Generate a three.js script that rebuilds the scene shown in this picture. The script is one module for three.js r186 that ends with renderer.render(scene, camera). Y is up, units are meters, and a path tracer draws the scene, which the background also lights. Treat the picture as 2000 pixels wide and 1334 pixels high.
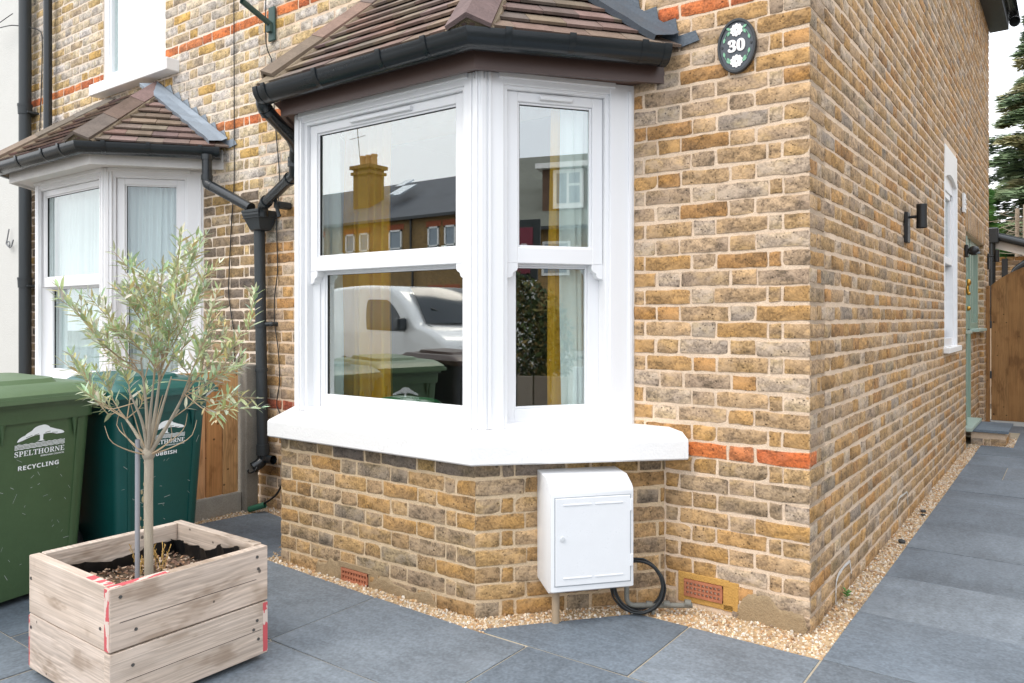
import * as THREE from 'three';
import { mergeGeometries, toCreasedNormals } from 'three/addons/utils/BufferGeometryUtils.js';
import { RoundedBoxGeometry } from 'three/addons/geometries/RoundedBoxGeometry.js';
import { FontLoader } from 'three/addons/loaders/FontLoader.js';
import { TextGeometry } from 'three/addons/geometries/TextGeometry.js';

// ------------------------------------------------------------------ camera, sky, sun, exposure
const scene = new THREE.Scene();
const YAW = Math.atan2(1100, 1500);
const camera = new THREE.PerspectiveCamera(2 * Math.atan(667 / 1500) * 180 / Math.PI, 2000 / 1334, 0.05, 400);
camera.position.set(0.865, 1.275, 3.21);
camera.rotation.y = YAW;
camera.setViewOffset(2000, 1334, 0, 46, 2000, 1334);          // a shift lens: the verticals stay upright
camera.updateMatrixWorld();
const renderer = new THREE.WebGLRenderer({ antialias: true });
renderer.setSize(1024, 683);
renderer.toneMapping = THREE.LinearToneMapping;
renderer.toneMappingExposure = 1.08;
renderer.shadowMap.enabled = true;

function rng(s) { let a = s >>> 0; return () => { a = (a + 0x6d2b79f5) | 0; let t = Math.imul(a ^ (a >>> 15), 1 | a); t = (t + Math.imul(t ^ (t >>> 7), 61 | t)) ^ t; return ((t ^ (t >>> 14)) >>> 0) / 4294967296; }; }
const lerp = (a, b, t) => a + (b - a) * t, clamp = (x, a = 0, b = 1) => Math.min(b, Math.max(a, x));
const smooth = (a, b, x) => { const t = clamp((x - a) / (b - a)); return t * t * (3 - 2 * t); };
// tileable value noise: w x h samples, fx x fy cells in the first octave
function fbm(w, h, fx, fy, oct, seed, gain = 0.5) {
  const out = new Float32Array(w * h); let amp = 1, tot = 0;
  for (let o = 0; o < oct; o++) {
    const r = rng(seed * 977 + o * 131 + 7), nx = fx << o, ny = fy << o, lat = new Float32Array(nx * ny);
    for (let i = 0; i < lat.length; i++) lat[i] = r();
    for (let y = 0; y < h; y++) {
      const gy = y / h * ny, y0 = Math.floor(gy), ty = gy - y0, sy = ty * ty * (3 - 2 * ty), ra = (y0 % ny) * nx, rb = ((y0 + 1) % ny) * nx;
      for (let x = 0; x < w; x++) {
        const gx = x / w * nx, x0 = Math.floor(gx), tx = gx - x0, sx = tx * tx * (3 - 2 * tx), xa = x0 % nx, xb = (x0 + 1) % nx;
        out[y * w + x] += amp * lerp(lerp(lat[ra + xa], lat[ra + xb], sx), lerp(lat[rb + xa], lat[rb + xb], sx), sy);
      }
    }
    tot += amp; amp *= gain;
  }
  for (let i = 0; i < out.length; i++) out[i] /= tot;
  return out;
}
{ // an even, bright overcast with soft cloud
  const W = 512, H = 256, d = new Float32Array(W * H * 4), n = fbm(W, H, 6, 6, 4, 5), n2 = fbm(W, H, 3, 4, 3, 9);
  for (let y = 0; y < H; y++) for (let x = 0; x < W; x++) {
    const up = Math.max(0, Math.sin((y / (H - 1) - 0.5) * Math.PI)), i = (y * W + x) * 4;
    const c = smooth(0.3, 0.72, 0.6 * n[y * W + x] + 0.4 * n2[y * W + x]), L = (1.70 + 0.58 * up) * (0.88 + 0.24 * c);
    d[i] = L * lerp(0.90, 0.985, c); d[i + 1] = L * lerp(0.965, 1.0, c); d[i + 2] = L * lerp(1.075, 1.025, c); d[i + 3] = 1;
  }
  const sky = new THREE.DataTexture(d, W, H, THREE.RGBAFormat, THREE.FloatType);
  sky.mapping = THREE.EquirectangularReflectionMapping; sky.magFilter = THREE.LinearFilter; sky.needsUpdate = true;
  scene.background = sky; scene.environment = sky;
}
const sun = new THREE.DirectionalLight(0xfff3e4, 1.5);
sun.position.set(-4.5, 13, 9.5); sun.target.position.set(-1.5, 0, 0);
sun.castShadow = true; sun.shadow.radius = 36; sun.shadow.mapSize.set(2048, 2048);
Object.assign(sun.shadow.camera, { left: -12, right: 12, top: 12, bottom: -12, near: 1, far: 50 });
scene.add(sun, sun.target);

// ------------------------------------------------------------------ helpers
const V = (x, y, z) => new THREE.Vector3(x, y, z), UPV = V(0, 1, 0);
const lin = (hex, k = 0.86) => { const c = new THREE.Color(hex); return [c.r * k, c.g * k, c.b * k]; };
const mat = (hex, rough = 0.7, extra = {}) => { const { k = 0.86, ...rest } = extra; const m = new THREE.MeshPhysicalMaterial({ roughness: rough, ...rest }); m.color.setRGB(...lin(hex, k)); return m; };
const used = new Map();
function numbered(name) { const n = used.get(name) || 0; used.set(name, n + 1); return n ? name + '_' + String(n).padStart(3, '0') : name; }
function shade(o) { o.castShadow = true; o.receiveShadow = true; return o; }
function tag(o, label, category, group, kind) { o.userData.label = label; if (category) o.userData.category = category; if (group) o.userData.group = group; if (kind) o.userData.kind = kind; return o; }
function thing(name, label, category, group, pos = [0, 0, 0], turn = 0) {
  const g = new THREE.Group(); g.name = numbered(name); g.position.set(...pos); g.rotation.y = turn; scene.add(g); return tag(g, label, category, group);
}
const flat = (g) => { const n = g.index ? g.toNonIndexed() : g; for (const k of Object.keys(n.attributes)) if (!['position', 'normal', 'uv', 'color'].includes(k)) n.deleteAttribute(k); return n; };
function merged(list) {
  list = list.flat(9).map(flat); const col = list.some((g) => g.attributes.color);
  for (const g of list) {
    if (!g.attributes.normal) g.computeVertexNormals();
    if (!g.attributes.uv) g.setAttribute('uv', new THREE.Float32BufferAttribute(new Float32Array(g.attributes.position.count * 2), 2));
    if (col && !g.attributes.color) g.setAttribute('color', new THREE.Float32BufferAttribute(new Float32Array(g.attributes.position.count * 3).fill(1), 3));
  }
  return list.length === 1 ? list[0] : mergeGeometries(list);
}
function part(name, geos, m, parent = scene) { const o = shade(new THREE.Mesh(merged([geos]), m)); o.name = parent === scene ? numbered(name) : name; parent.add(o); return o; }
// uv in metres from the dominant axis of every face, with an offset
function muv(g, du = 0, dv = 0, turn = false) {
  g = flat(g); if (!g.attributes.normal) g.computeVertexNormals();
  const p = g.attributes.position, uv = new Float32Array(p.count * 2), a = V(), b = V(), c = V();
  for (let i = 0; i < p.count; i += 3) {
    a.fromBufferAttribute(p, i); b.fromBufferAttribute(p, i + 1); c.fromBufferAttribute(p, i + 2);
    const n = b.clone().sub(a).cross(c.clone().sub(a)), ax = Math.abs(n.x), ay = Math.abs(n.y), az = Math.abs(n.z);
    [a, b, c].forEach((q, k) => { let u, v; if (ay >= ax && ay >= az) { u = q.x; v = q.z; } else if (ax >= az) { u = q.z; v = q.y; } else { u = q.x; v = q.y; } if (turn) [u, v] = [v, u]; uv[(i + k) * 2] = u + du; uv[(i + k) * 2 + 1] = v + dv; });
  }
  g.setAttribute('uv', new THREE.BufferAttribute(uv, 2)); return g;
}
const box = (x0, x1, y0, y1, z0, z1) => new THREE.BoxGeometry(Math.abs(x1 - x0), Math.abs(y1 - y0), Math.abs(z1 - z0)).translate((x0 + x1) / 2, (y0 + y1) / 2, (z0 + z1) / 2);
const rbox = (x0, x1, y0, y1, z0, z1, r = 0.004) => new RoundedBoxGeometry(Math.abs(x1 - x0), Math.abs(y1 - y0), Math.abs(z1 - z0), 2, Math.min(r, Math.abs(x1 - x0) / 2.1, Math.abs(y1 - y0) / 2.1, Math.abs(z1 - z0) / 2.1)).translate((x0 + x1) / 2, (y0 + y1) / 2, (z0 + z1) / 2);
const cyl = (r0, r1, h, x, y, z, n = 20) => new THREE.CylinderGeometry(r0, r1, h, n).translate(x, y, z);
function tube(pts, r, n = 8, seg = 0, closed = false) { const c = pts.length > 2 ? new THREE.CatmullRomCurve3(pts.map((p) => V(...p)), closed, 'catmullrom', 0.3) : new THREE.LineCurve3(V(...pts[0]), V(...pts[1])); return new THREE.TubeGeometry(c, seg || (pts.length > 2 ? pts.length * 6 : 1), r, n, closed); }
function ttube(pts, r0, r1, n = 8, seg = 10) { const c = new THREE.CatmullRomCurve3(pts.map((p) => V(...p))), g = new THREE.TubeGeometry(c, seg, 1, n, false), p = g.attributes.position; for (let i = 0; i <= seg; i++) { const o = c.getPointAt(i / seg), k = lerp(r0, r1, i / seg); for (let j = 0; j <= n; j++) { const a = i * (n + 1) + j; p.setXYZ(a, o.x + (p.getX(a) - o.x) * k, o.y + (p.getY(a) - o.y) * k, o.z + (p.getZ(a) - o.z) * k); } } return g; }
// a frame on a wall: u along it (left to right from outside), v up, n outwards
function face(P, Q) {
  const p = V(P[0], 0, P[1]), q = V(Q[0], 0, Q[1]), U = q.clone().sub(p), L = U.length(); U.normalize(); const N = U.clone().cross(UPV);
  const M = new THREE.Matrix4().makeBasis(U, UPV, N).setPosition(p);
  return { L, U, N, P: p, M, bx: (...a) => box(...a).applyMatrix4(M), rb: (...a) => rbox(...a).applyMatrix4(M), at: (u, v, n) => V(u, v, n).applyMatrix4(M) };
}
// a profile [[outward, y], ...] swept along a plan polyline [[x, z], ...] with mitred corners
function offsetPath(path, off) {
  return path.map((p, i) => {
    const seg = (a, b) => { const l = Math.hypot(b[0] - a[0], b[1] - a[1]); return [(b[0] - a[0]) / l, (b[1] - a[1]) / l]; };
    const s1 = i > 0 ? seg(path[i - 1], p) : seg(p, path[1]), s2 = i < path.length - 1 ? seg(p, path[i + 1]) : s1;
    const n1 = [-s1[1], s1[0]], n2 = [-s2[1], s2[0]], b = [n1[0] + n2[0], n1[1] + n2[1]], k = 2 / (b[0] * b[0] + b[1] * b[1]);
    return [p[0] + b[0] * k * off, p[1] + b[1] * k * off];
  });
}
function sweep(path, profile, crease = 0.5) {
  const rings = profile.map(([o, y]) => offsetPath(path, o).map((q) => [q[0], y, q[1]])), pos = [], uv = [];
  const n = profile.length, tri = (a, b, c, ta, tb, tc) => { pos.push(...a, ...b, ...c); uv.push(...ta, ...tb, ...tc); };
  let s = 0;
  for (let j = 0; j < n; j++) {
    const k = (j + 1) % n, len = Math.hypot(profile[k][0] - profile[j][0], profile[k][1] - profile[j][1]); let t = 0;
    for (let i = 0; i + 1 < path.length; i++) {
      const a = rings[j][i], b = rings[j][i + 1], c = rings[k][i + 1], e = rings[k][i], l = Math.hypot(path[i + 1][0] - path[i][0], path[i + 1][1] - path[i][1]);
      tri(a, c, b, [t, s], [t + l, s + len], [t + l, s]); tri(a, e, c, [t, s], [t, s + len], [t + l, s + len]); t += l;
    }
    s += len;
  }
  const tris = THREE.ShapeUtils.triangulateShape(profile.map((p) => new THREE.Vector2(...p)), []);
  for (const [end, flip] of [[0, false], [path.length - 1, true]]) for (const [a, b, c] of tris) { const q = [a, b, c].map((m) => rings[m][end]), w = [a, b, c].map((m) => profile[m]); flip ? tri(q[0], q[1], q[2], w[0], w[1], w[2]) : tri(q[0], q[2], q[1], w[0], w[2], w[1]); }
  const g = new THREE.BufferGeometry(); g.setAttribute('position', new THREE.Float32BufferAttribute(pos, 3)); g.setAttribute('uv', new THREE.Float32BufferAttribute(uv, 2)); g.computeVertexNormals();
  return crease ? toCreasedNormals(g, crease) : g;
}
// signed orientation of sweep faces follows the profile; both sides of a face are drawn anyway
function bake(items) {                                         // [[geometry (non-indexed), Matrix4], ...] into one geometry, fast
  let n = 0; for (const [g] of items) n += g.attributes.position.count;
  const P = new Float32Array(n * 3), N = new Float32Array(n * 3), U = new Float32Array(n * 2), C = new Float32Array(n * 3), v = V(), nm = new THREE.Matrix3(); let at = 0;
  for (const [g, m] of items) {
    const p = g.attributes.position, q = g.attributes.normal, c = g.attributes.color; nm.getNormalMatrix(m);
    for (let i = 0; i < p.count; i++) { v.fromBufferAttribute(p, i).applyMatrix4(m).toArray(P, (at + i) * 3); v.fromBufferAttribute(q, i).applyMatrix3(nm).normalize().toArray(N, (at + i) * 3); }
    U.set(g.attributes.uv.array, at * 2); if (c) C.set(c.array, at * 3); else C.fill(1, at * 3, (at + p.count) * 3); at += p.count;
  }
  const o = new THREE.BufferGeometry(); o.setAttribute('position', new THREE.BufferAttribute(P, 3)); o.setAttribute('normal', new THREE.BufferAttribute(N, 3)); o.setAttribute('uv', new THREE.BufferAttribute(U, 2)); o.setAttribute('color', new THREE.BufferAttribute(C, 3)); return o;
}
const camD = V(-Math.sin(YAW), 0, -Math.cos(YAW)), camR = V(Math.cos(YAW), 0, -Math.sin(YAW));
function seen(p) { const q = p.clone().sub(camera.position), t = q.dot(camD); return t > 0.1 ? [1000 + 1500 * q.dot(camR) / t, 621 - 1500 * q.y / t, t] : [-1e4, 0, 1e4]; }   // which bricks show largest

// ------------------------------------------------------------------ textures: what surfaces are made of
function dataTex(w, h, fn, srgb, metres) {
  const d = new Uint8Array(w * h * 4);
  for (let y = 0; y < h; y++) for (let x = 0; x < w; x++) { const c = fn(x, y, y * w + x), i = (y * w + x) * 4; d[i] = clamp(c[0]) * 255; d[i + 1] = clamp(c[1]) * 255; d[i + 2] = clamp(c[2]) * 255; d[i + 3] = c.length > 3 ? clamp(c[3]) * 255 : 255; }
  const t = new THREE.DataTexture(d, w, h); t.magFilter = THREE.LinearFilter; t.minFilter = THREE.LinearMipmapLinearFilter; t.generateMipmaps = true; t.wrapS = t.wrapT = THREE.RepeatWrapping;
  if (srgb) t.colorSpace = THREE.SRGBColorSpace; t.repeat.set(1 / metres[0], 1 / metres[1]); t.needsUpdate = true; return t;
}
function dots(w, h, n, r0, r1, seed, soft = 1) {                    // pits, specks: 1 inside a dot
  const o = new Float32Array(w * h), r = rng(seed);
  for (let k = 0; k < n; k++) {
    const cx = r() * w, cy = r() * h, R = lerp(r0, r1, r() * r()), e = 0.6 + 0.8 * r();
    for (let y = Math.floor(cy - R * 1.5); y <= cy + R * 1.5; y++) for (let x = Math.floor(cx - R * 1.5); x <= cx + R * 1.5; x++) {
      const q = 1 - smooth(R * (1 - 0.5 * soft), R, Math.hypot((x - cx) * e, y - cy)), i = ((y + h) % h) * w + ((x + w) % w); if (q > o[i]) o[i] = q;
    }
  }
  return o;
}
const TX = {};
{
  const S = 1024, a = fbm(S, S, 9, 14, 4, 11), b = fbm(S, S, 40, 52, 3, 12), c = fbm(S, S, 150, 150, 2, 13), g = fbm(S, S, 9, 18, 5, 14), pale = fbm(S, S, 16, 26, 5, 15), pit = dots(S, S, 900, 1.5, 6, 16), och = fbm(S, S, 6, 9, 3, 17);
  TX.brick = dataTex(S, S, (x, y, i) => {
    const k = 0.70 * clamp(1 + 0.75 * (a[i] - 0.5) + 0.95 * (b[i] - 0.5) + 0.95 * (c[i] - 0.5), 0.4, 1.42), gr = smooth(0.47, 0.68, g[i]) * 0.6, pl = smooth(0.56, 0.70, pale[i]) * 0.55, oc = smooth(0.48, 0.68, och[i]) * 0.55;
    let r = k, gg = k, bb = k; gg *= 1 - 0.05 * oc; bb *= 1 - 0.3 * oc;
    r = lerp(r, k * 0.70, gr); gg = lerp(gg, k * 0.725, gr); bb = lerp(bb, k * 0.83, gr);
    r = lerp(r, 0.86, pl); gg = lerp(gg, 0.90, pl); bb = lerp(bb, 1.0, pl);
    const p = 1 - 0.62 * pit[i]; return [r * p, gg * p, bb * p];
  }, false, [0.95, 0.95]);
  TX.brickBump = dataTex(S, S, (x, y, i) => { const v = 0.3 * a[i] + 0.35 * b[i] + 0.35 * c[i] - 0.5 * pit[i]; return [v, v, v]; }, false, [0.95, 0.95]);
  const m1 = fbm(512, 512, 10, 10, 4, 21), m2 = fbm(512, 512, 120, 120, 2, 22), m3 = fbm(512, 512, 4, 4, 3, 23);
  TX.mortar = dataTex(512, 512, (x, y, i) => { const k = 0.90 + 0.16 * (m1[i] - 0.5) + 0.30 * (m2[i] - 0.5) + 0.2 * (m3[i] - 0.5); return [k, k * 0.985, k * 0.965]; }, false, [0.5, 0.5]);
  TX.mortarBump = dataTex(512, 512, (x, y, i) => { const v = 0.5 * m1[i] + 0.5 * m2[i]; return [v, v, v]; }, false, [0.5, 0.5]);
  const s1 = fbm(S, S, 5, 5, 5, 31), s2 = fbm(S, S, 16, 60, 3, 32), s3 = fbm(S, S, 170, 170, 2, 33), s4 = fbm(S, S, 9, 7, 4, 34), sp = dots(S, S, 160, 0.8, 2.4, 35);
  TX.slate = dataTex(S, S, (x, y, i) => {
    const k = 0.78 + 0.22 * (s1[i] - 0.5) + 0.10 * (s2[i] - 0.5) + 0.20 * (s3[i] - 0.5), dust = smooth(0.5, 0.75, s4[i]) * 0.28;
    const q = sp[i] * 0.5; return [lerp(lerp(k * 0.975, 0.90, dust), 0.98, q), lerp(lerp(k, 0.91, dust), 0.98, q), lerp(lerp(k * 1.02, 0.92, dust), 0.98, q)];
  }, true, [1.5, 1.5]);
  TX.slateBump = dataTex(S, S, (x, y, i) => { const v = 0.5 * s1[i] + 0.3 * s2[i] + 0.2 * s3[i]; return [v, v, v]; }, false, [1.5, 1.5]);
  // pale weathered pine, the grain along u
  const W = 1024, H = 512, g1 = fbm(W, H, 2, 40, 4, 41), g2 = fbm(W, H, 6, 150, 2, 42), g3 = fbm(W, H, 7, 8, 4, 43), g4 = fbm(W, H, 3, 3, 3, 44), kn = dots(W, H, 10, 5, 14, 45);
  TX.pine = dataTex(W, H, (x, y, i) => {
    const wob = g1[i], ring = 0.5 + 0.5 * Math.sin((y / H * 60 + 9 * g4[i] + 3 * g3[i]) * 3.1), k = 0.79 + 0.14 * (wob - 0.5) - 0.07 * ring * smooth(0.4, 0.7, g4[i]) + 0.15 * (g2[i] - 0.5), st = smooth(0.54, 0.74, g3[i]) * 0.5, wh = smooth(0.5, 0.8, 1 - g3[i]) * 0.25;
    let r = k, g = k * 0.955, b = k * 0.915; r = lerp(r, 0.52, st); g = lerp(g, 0.46, st); b = lerp(b, 0.40, st); r = lerp(r, 0.93, wh); g = lerp(g, 0.91, wh); b = lerp(b, 0.90, wh);
    const q = 1 - 0.45 * kn[i]; return [r * q, g * q * 0.99, b * q * 0.97];
  }, true, [1.1, 0.55]);
  TX.pineBump = dataTex(W, H, (x, y, i) => { const v = 0.6 * g1[i] + 0.4 * g2[i]; return [v, v, v]; }, false, [1.1, 0.55]);
  const t1 = fbm(512, 512, 8, 8, 4, 51), t2 = fbm(512, 512, 90, 90, 2, 52), li = dots(512, 512, 130, 1, 5, 53), mo = fbm(512, 512, 5, 5, 4, 54);
  TX.tile = dataTex(512, 512, (x, y, i) => { const k = 0.85 + 0.4 * (t1[i] - 0.5) + 0.3 * (t2[i] - 0.5), l = li[i] * 0.6, m = smooth(0.6, 0.8, mo[i]) * 0.35; return [lerp(lerp(k, 0.88, l), 0.42, m), lerp(lerp(k, 0.87, l), 0.42, m), lerp(lerp(k, 0.84, l), 0.36, m)]; }, false, [0.6, 0.6]);
  TX.tileBump = dataTex(512, 512, (x, y, i) => { const v = 0.4 * t1[i] + 0.6 * t2[i]; return [v, v, v]; }, false, [0.6, 0.6]);
  const p1 = fbm(512, 512, 6, 6, 4, 61), p2 = fbm(512, 512, 60, 60, 3, 62), sc = dots(512, 512, 60, 0.6, 2.2, 63);
  TX.scuff = dataTex(512, 512, (x, y, i) => { const k = 0.88 + 0.16 * (p1[i] - 0.5) + 0.08 * (p2[i] - 0.5), q = 0.3 * sc[i]; return [lerp(k, 1, q), lerp(k, 1, q), lerp(k, 1, q)]; }, false, [0.8, 0.8]);
  TX.rough = dataTex(512, 512, (x, y, i) => { const v = 0.35 * p1[i] + 0.65 * p2[i]; return [v, v, v]; }, false, [0.5, 0.5]);
  TX.paint = dataTex(512, 512, (x, y, i) => { const k = 0.965 + 0.05 * (p1[i] - 0.5) - 0.10 * smooth(0.68, 0.8, p2[i]) * smooth(0.5, 0.7, p1[i]); return [k, k, k * 0.995]; }, false, [0.7, 0.7]);
}
const M = {
  upvc: mat(0xf4f5f7, 0.32, { k: 0.88 }),
  paint: mat(0xf6f5f4, 0.55, { map: TX.paint, bumpMap: TX.rough, bumpScale: 0.0012, k: 0.9 }),
  fasciaWhite: mat(0xe9e6e2, 0.6, { map: TX.scuff, bumpMap: TX.rough, bumpScale: 0.001 }),
  fascia: mat(0x5c463f, 0.42, { map: TX.scuff }),
  soffit: mat(0x6f5448, 0.6, { map: TX.scuff }),
  black: mat(0x262c30, 0.24, { map: TX.scuff, bumpMap: TX.rough, bumpScale: 0.0003 }),
  blackIron: mat(0x353c40, 0.5, { map: TX.scuff, bumpMap: TX.rough, bumpScale: 0.001 }),
  lead: mat(0x9aa6b2, 0.5, { map: TX.scuff, bumpMap: TX.rough, bumpScale: 0.002, metalness: 0.25 }),
  leadDark: mat(0x5d6873, 0.5, { map: TX.scuff, bumpMap: TX.rough, bumpScale: 0.002, metalness: 0.2 }),
  mortarFront: mat(0xf0d8be, 0.95, { map: TX.mortar, bumpMap: TX.mortarBump, bumpScale: 0.003, k: 0.86 }),
  mortarSide: mat(0xf0d8be, 0.95, { map: TX.mortar, bumpMap: TX.mortarBump, bumpScale: 0.003, k: 0.86 }),
  mortarLeft: mat(0xf2e3d2, 0.95, { map: TX.mortar, bumpMap: TX.mortarBump, bumpScale: 0.003, k: 0.95 }),
  mortarPlinth: mat(0xdfc7a6, 0.95, { map: TX.mortar, bumpMap: TX.mortarBump, bumpScale: 0.004, k: 0.9 }),
  cement: mat(0xae9878, 0.95, { map: TX.mortar, bumpMap: TX.mortarBump, bumpScale: 0.004 }),
  cementYellow: mat(0xd0a258, 0.95, { map: TX.mortar, bumpMap: TX.mortarBump, bumpScale: 0.004 }),
  brick: new THREE.MeshPhysicalMaterial({ color: 0xffffff, vertexColors: true, roughness: 0.93, map: TX.brick, bumpMap: TX.brickBump, bumpScale: 0.004 }),
  terracotta: mat(0xc07a5a, 0.9, { map: TX.tile }),
  tile: new THREE.MeshPhysicalMaterial({ color: 0xffffff, vertexColors: true, roughness: 0.85, map: TX.tile, bumpMap: TX.tileBump, bumpScale: 0.002 }),
  bedding: mat(0x9c8d78, 0.95, { map: TX.mortar, bumpMap: TX.mortarBump, bumpScale: 0.006 }),
  glass: new THREE.MeshPhysicalMaterial({ color: 0xf4faf8, transmission: 1, thickness: 0, roughness: 0, ior: 2.75 }),
  glassClear: new THREE.MeshPhysicalMaterial({ color: 0xf6fbfa, transmission: 1, thickness: 0, roughness: 0, ior: 1.75 }),
  gasket: mat(0x1c1e20, 0.6),
  render: mat(0xdcdcd8, 0.9, { map: TX.paint, bumpMap: TX.rough, bumpScale: 0.004 }),
  slab: new THREE.MeshPhysicalMaterial({ color: 0xffffff, vertexColors: true, roughness: 0.62, map: TX.slate, bumpMap: TX.slateBump, bumpScale: 0.003 }),
  bed: mat(0xc4b8a2, 0.95, { map: TX.mortar }),
  soil: mat(0x6b5a48, 1, { map: TX.mortar }),
  pine: new THREE.MeshPhysicalMaterial({ color: 0xffffff, vertexColors: true, roughness: 0.85, map: TX.pine, bumpMap: TX.pineBump, bumpScale: 0.002 }),
  screw: mat(0x6e6c69, 0.45, { metalness: 0.6 }),
  brass: mat(0xc79a45, 0.28, { metalness: 0.9 }),
  sage: mat(0x9fb5a5, 0.5, { map: TX.scuff }),
  sageLight: mat(0xb9cdc2, 0.5, { map: TX.scuff }),
  lampBlack: mat(0x1b1d1f, 0.45),
  room: mat(0x8b857c, 0.95), roomFloor: mat(0x5a4636, 0.8),
  cable: mat(0x1e2326, 0.45),
};
// ------------------------------------------------------------------ bricks: variants shared between alike pieces
const ROW = 0.0748, ROW0 = -0.005, BH = 0.0612, JT = 0.0105;
const FAM = {
  front: [[0xc9a67c, 4], [0xcb9e64, 2.4], [0xbfa384, 3], [0xb7a48e, 1.1], [0xd0b89c, 2], [0xc3925a, 1.8]],
  low: [[0xc29e70, 3.4], [0xba915c, 2.4], [0xb29878, 2.6], [0xa8957c, 0.8], [0xc9a67a, 1.6]],
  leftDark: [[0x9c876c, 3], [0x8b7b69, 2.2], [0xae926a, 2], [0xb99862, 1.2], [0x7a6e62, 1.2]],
  leftPale: [[0xe3cfae, 3], [0xdabb86, 2], [0xd6c9b6, 2.6], [0xe2d6c6, 1.8], [0xc8b190, 1.4], [0xd8af66, 0.9]],
  soot: [[0x45413c, 3], [0x59514a, 2], [0x7a6a54, 1.4]],
  red: [[0xdc7d45, 3], [0xd27040, 2], [0xe08a55, 2]],
  redDim: [[0xc0664a, 2], [0xb45a40, 2]],
};
const BV = {};
function brickGeo(L, nx, rnd, col) {
  const ny = 3, H = BH, xs = [0, 0.006], ys = [0, 0.0055];
  for (let i = 1; i < nx - 2; i++) xs.push(0.006 + (L - 0.012) * i / (nx - 2)); xs.push(L - 0.006, L);
  ys.push(H * 0.5, H - 0.0055, H);
  const NX = xs.length, NY = ys.length, P = [], C = [], tw = rnd() - 0.5, tint = [1 + 0.16 * tw, 1 + 0.12 * tw, 1 + 0.02 * tw], edge = 0.0027, smearC = lin(0xe3c7a4, 0.9);
  const wob = (n) => { const a = []; let v = 0; for (let i = 0; i < n; i++) { v = v * 0.5 + (rnd() - 0.5) * 2 * edge; a.push(v); } return a; };
  const top = wob(NX), bot = wob(NX), lft = wob(NY), rgt = wob(NY), tilt = (rnd() - 0.5) * 0.003, chip = rnd() < 0.3 ? [rnd() < 0.5 ? 0 : NX - 1, rnd() < 0.5 ? 0 : NY - 1] : null;
  for (let j = 0; j < NY; j++) for (let i = 0; i < NX; i++) {
    const ex = i === 0 || i === NX - 1, ey = j === 0 || j === NY - 1; let x = xs[i] - L / 2, y = ys[j] - H / 2, z = 0.004 + tilt * (x / L) + (rnd() - 0.5) * 0.0011;
    if (i < 2) x += lft[j]; if (i > NX - 3) x += rgt[j]; if (j < 2) y += bot[i]; if (j > NY - 3) y += top[i];
    if (ex) z -= 0.0022; if (ey) z -= 0.0022;
    if (chip && Math.abs(i - chip[0]) < 2 && Math.abs(j - chip[1]) < 2) { z -= 0.004; }
    P.push([x, y, z]); const k = 0.86 + 0.24 * rnd(), sm = (ex || ey) ? 0.75 * rnd() * rnd() : 0.12 * rnd() * rnd(); C.push(col.map((c, m) => lerp(c * k * lerp(1, tint[m], i / NX), smearC[m], sm)));
  }
  const pos = [], cc = [], uv = [], du = rnd() * 3, dv = rnd() * 3, push = (p, c) => { pos.push(...p); cc.push(...c); uv.push(p[0] + du, p[1] + dv + p[2]); };
  const id = (i, j) => j * NX + i, quad = (a, b, c, d, ca, cb, ccx, cd) => { push(a, ca); push(b, cb); push(c, ccx); push(a, ca); push(c, ccx); push(d, cd); };
  for (let j = 0; j + 1 < NY; j++) for (let i = 0; i + 1 < NX; i++) { const q = [id(i, j), id(i + 1, j), id(i + 1, j + 1), id(i, j + 1)]; quad(...q.map((k) => P[k]), ...q.map((k) => C[k])); }
  const ring = []; for (let i = 0; i < NX; i++) ring.push(id(i, 0)); for (let j = 1; j < NY; j++) ring.push(id(NX - 1, j)); for (let i = NX - 2; i >= 0; i--) ring.push(id(i, NY - 1)); for (let j = NY - 2; j > 0; j--) ring.push(id(0, j));
  const ringPos = [];
  ring.forEach((a, k) => { const b = ring[(k + 1) % ring.length], A = P[a], B = P[b], A2 = [A[0], A[1], -0.012], B2 = [B[0], B[1], -0.012]; ringPos.push([A2, B2, B, A, C[a], C[b], C[b], C[a]]); });
  for (const r of ringPos) quad(...r);
  const g = new THREE.BufferGeometry(); g.setAttribute('position', new THREE.Float32BufferAttribute(pos, 3)); g.setAttribute('color', new THREE.Float32BufferAttribute(cc, 3)); g.setAttribute('uv', new THREE.Float32BufferAttribute(uv, 2));
  g.computeVertexNormals(); return toCreasedNormals(g, 0.75);
}
function variants(fam, type) {                                // type: length class
  const key = fam + type; if (BV[key]) return BV[key];
  const r = rng(key.split('').reduce((a, c) => a * 31 + c.charCodeAt(0), 7)), n = { S: 36, H: 26, Q: 8 }[type], L = { S: 0.215, H: 0.1025, Q: 0.05 }[type], tot = FAM[fam].reduce((a, c) => a + c[1], 0), out = [];
  for (let i = 0; i < n; i++) { let w = (i + r()) / n * tot, hex = FAM[fam][0][0]; for (const [h, k] of FAM[fam]) { if (w < k) { hex = h; break; } w -= k; } out.push({ L, g: brickGeo(L, { S: 8, H: 5, Q: 4 }[type], r, lin(hex, 1.0 * (0.88 + 0.24 * r()))) }); }
  return BV[key] = out;
}
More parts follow.
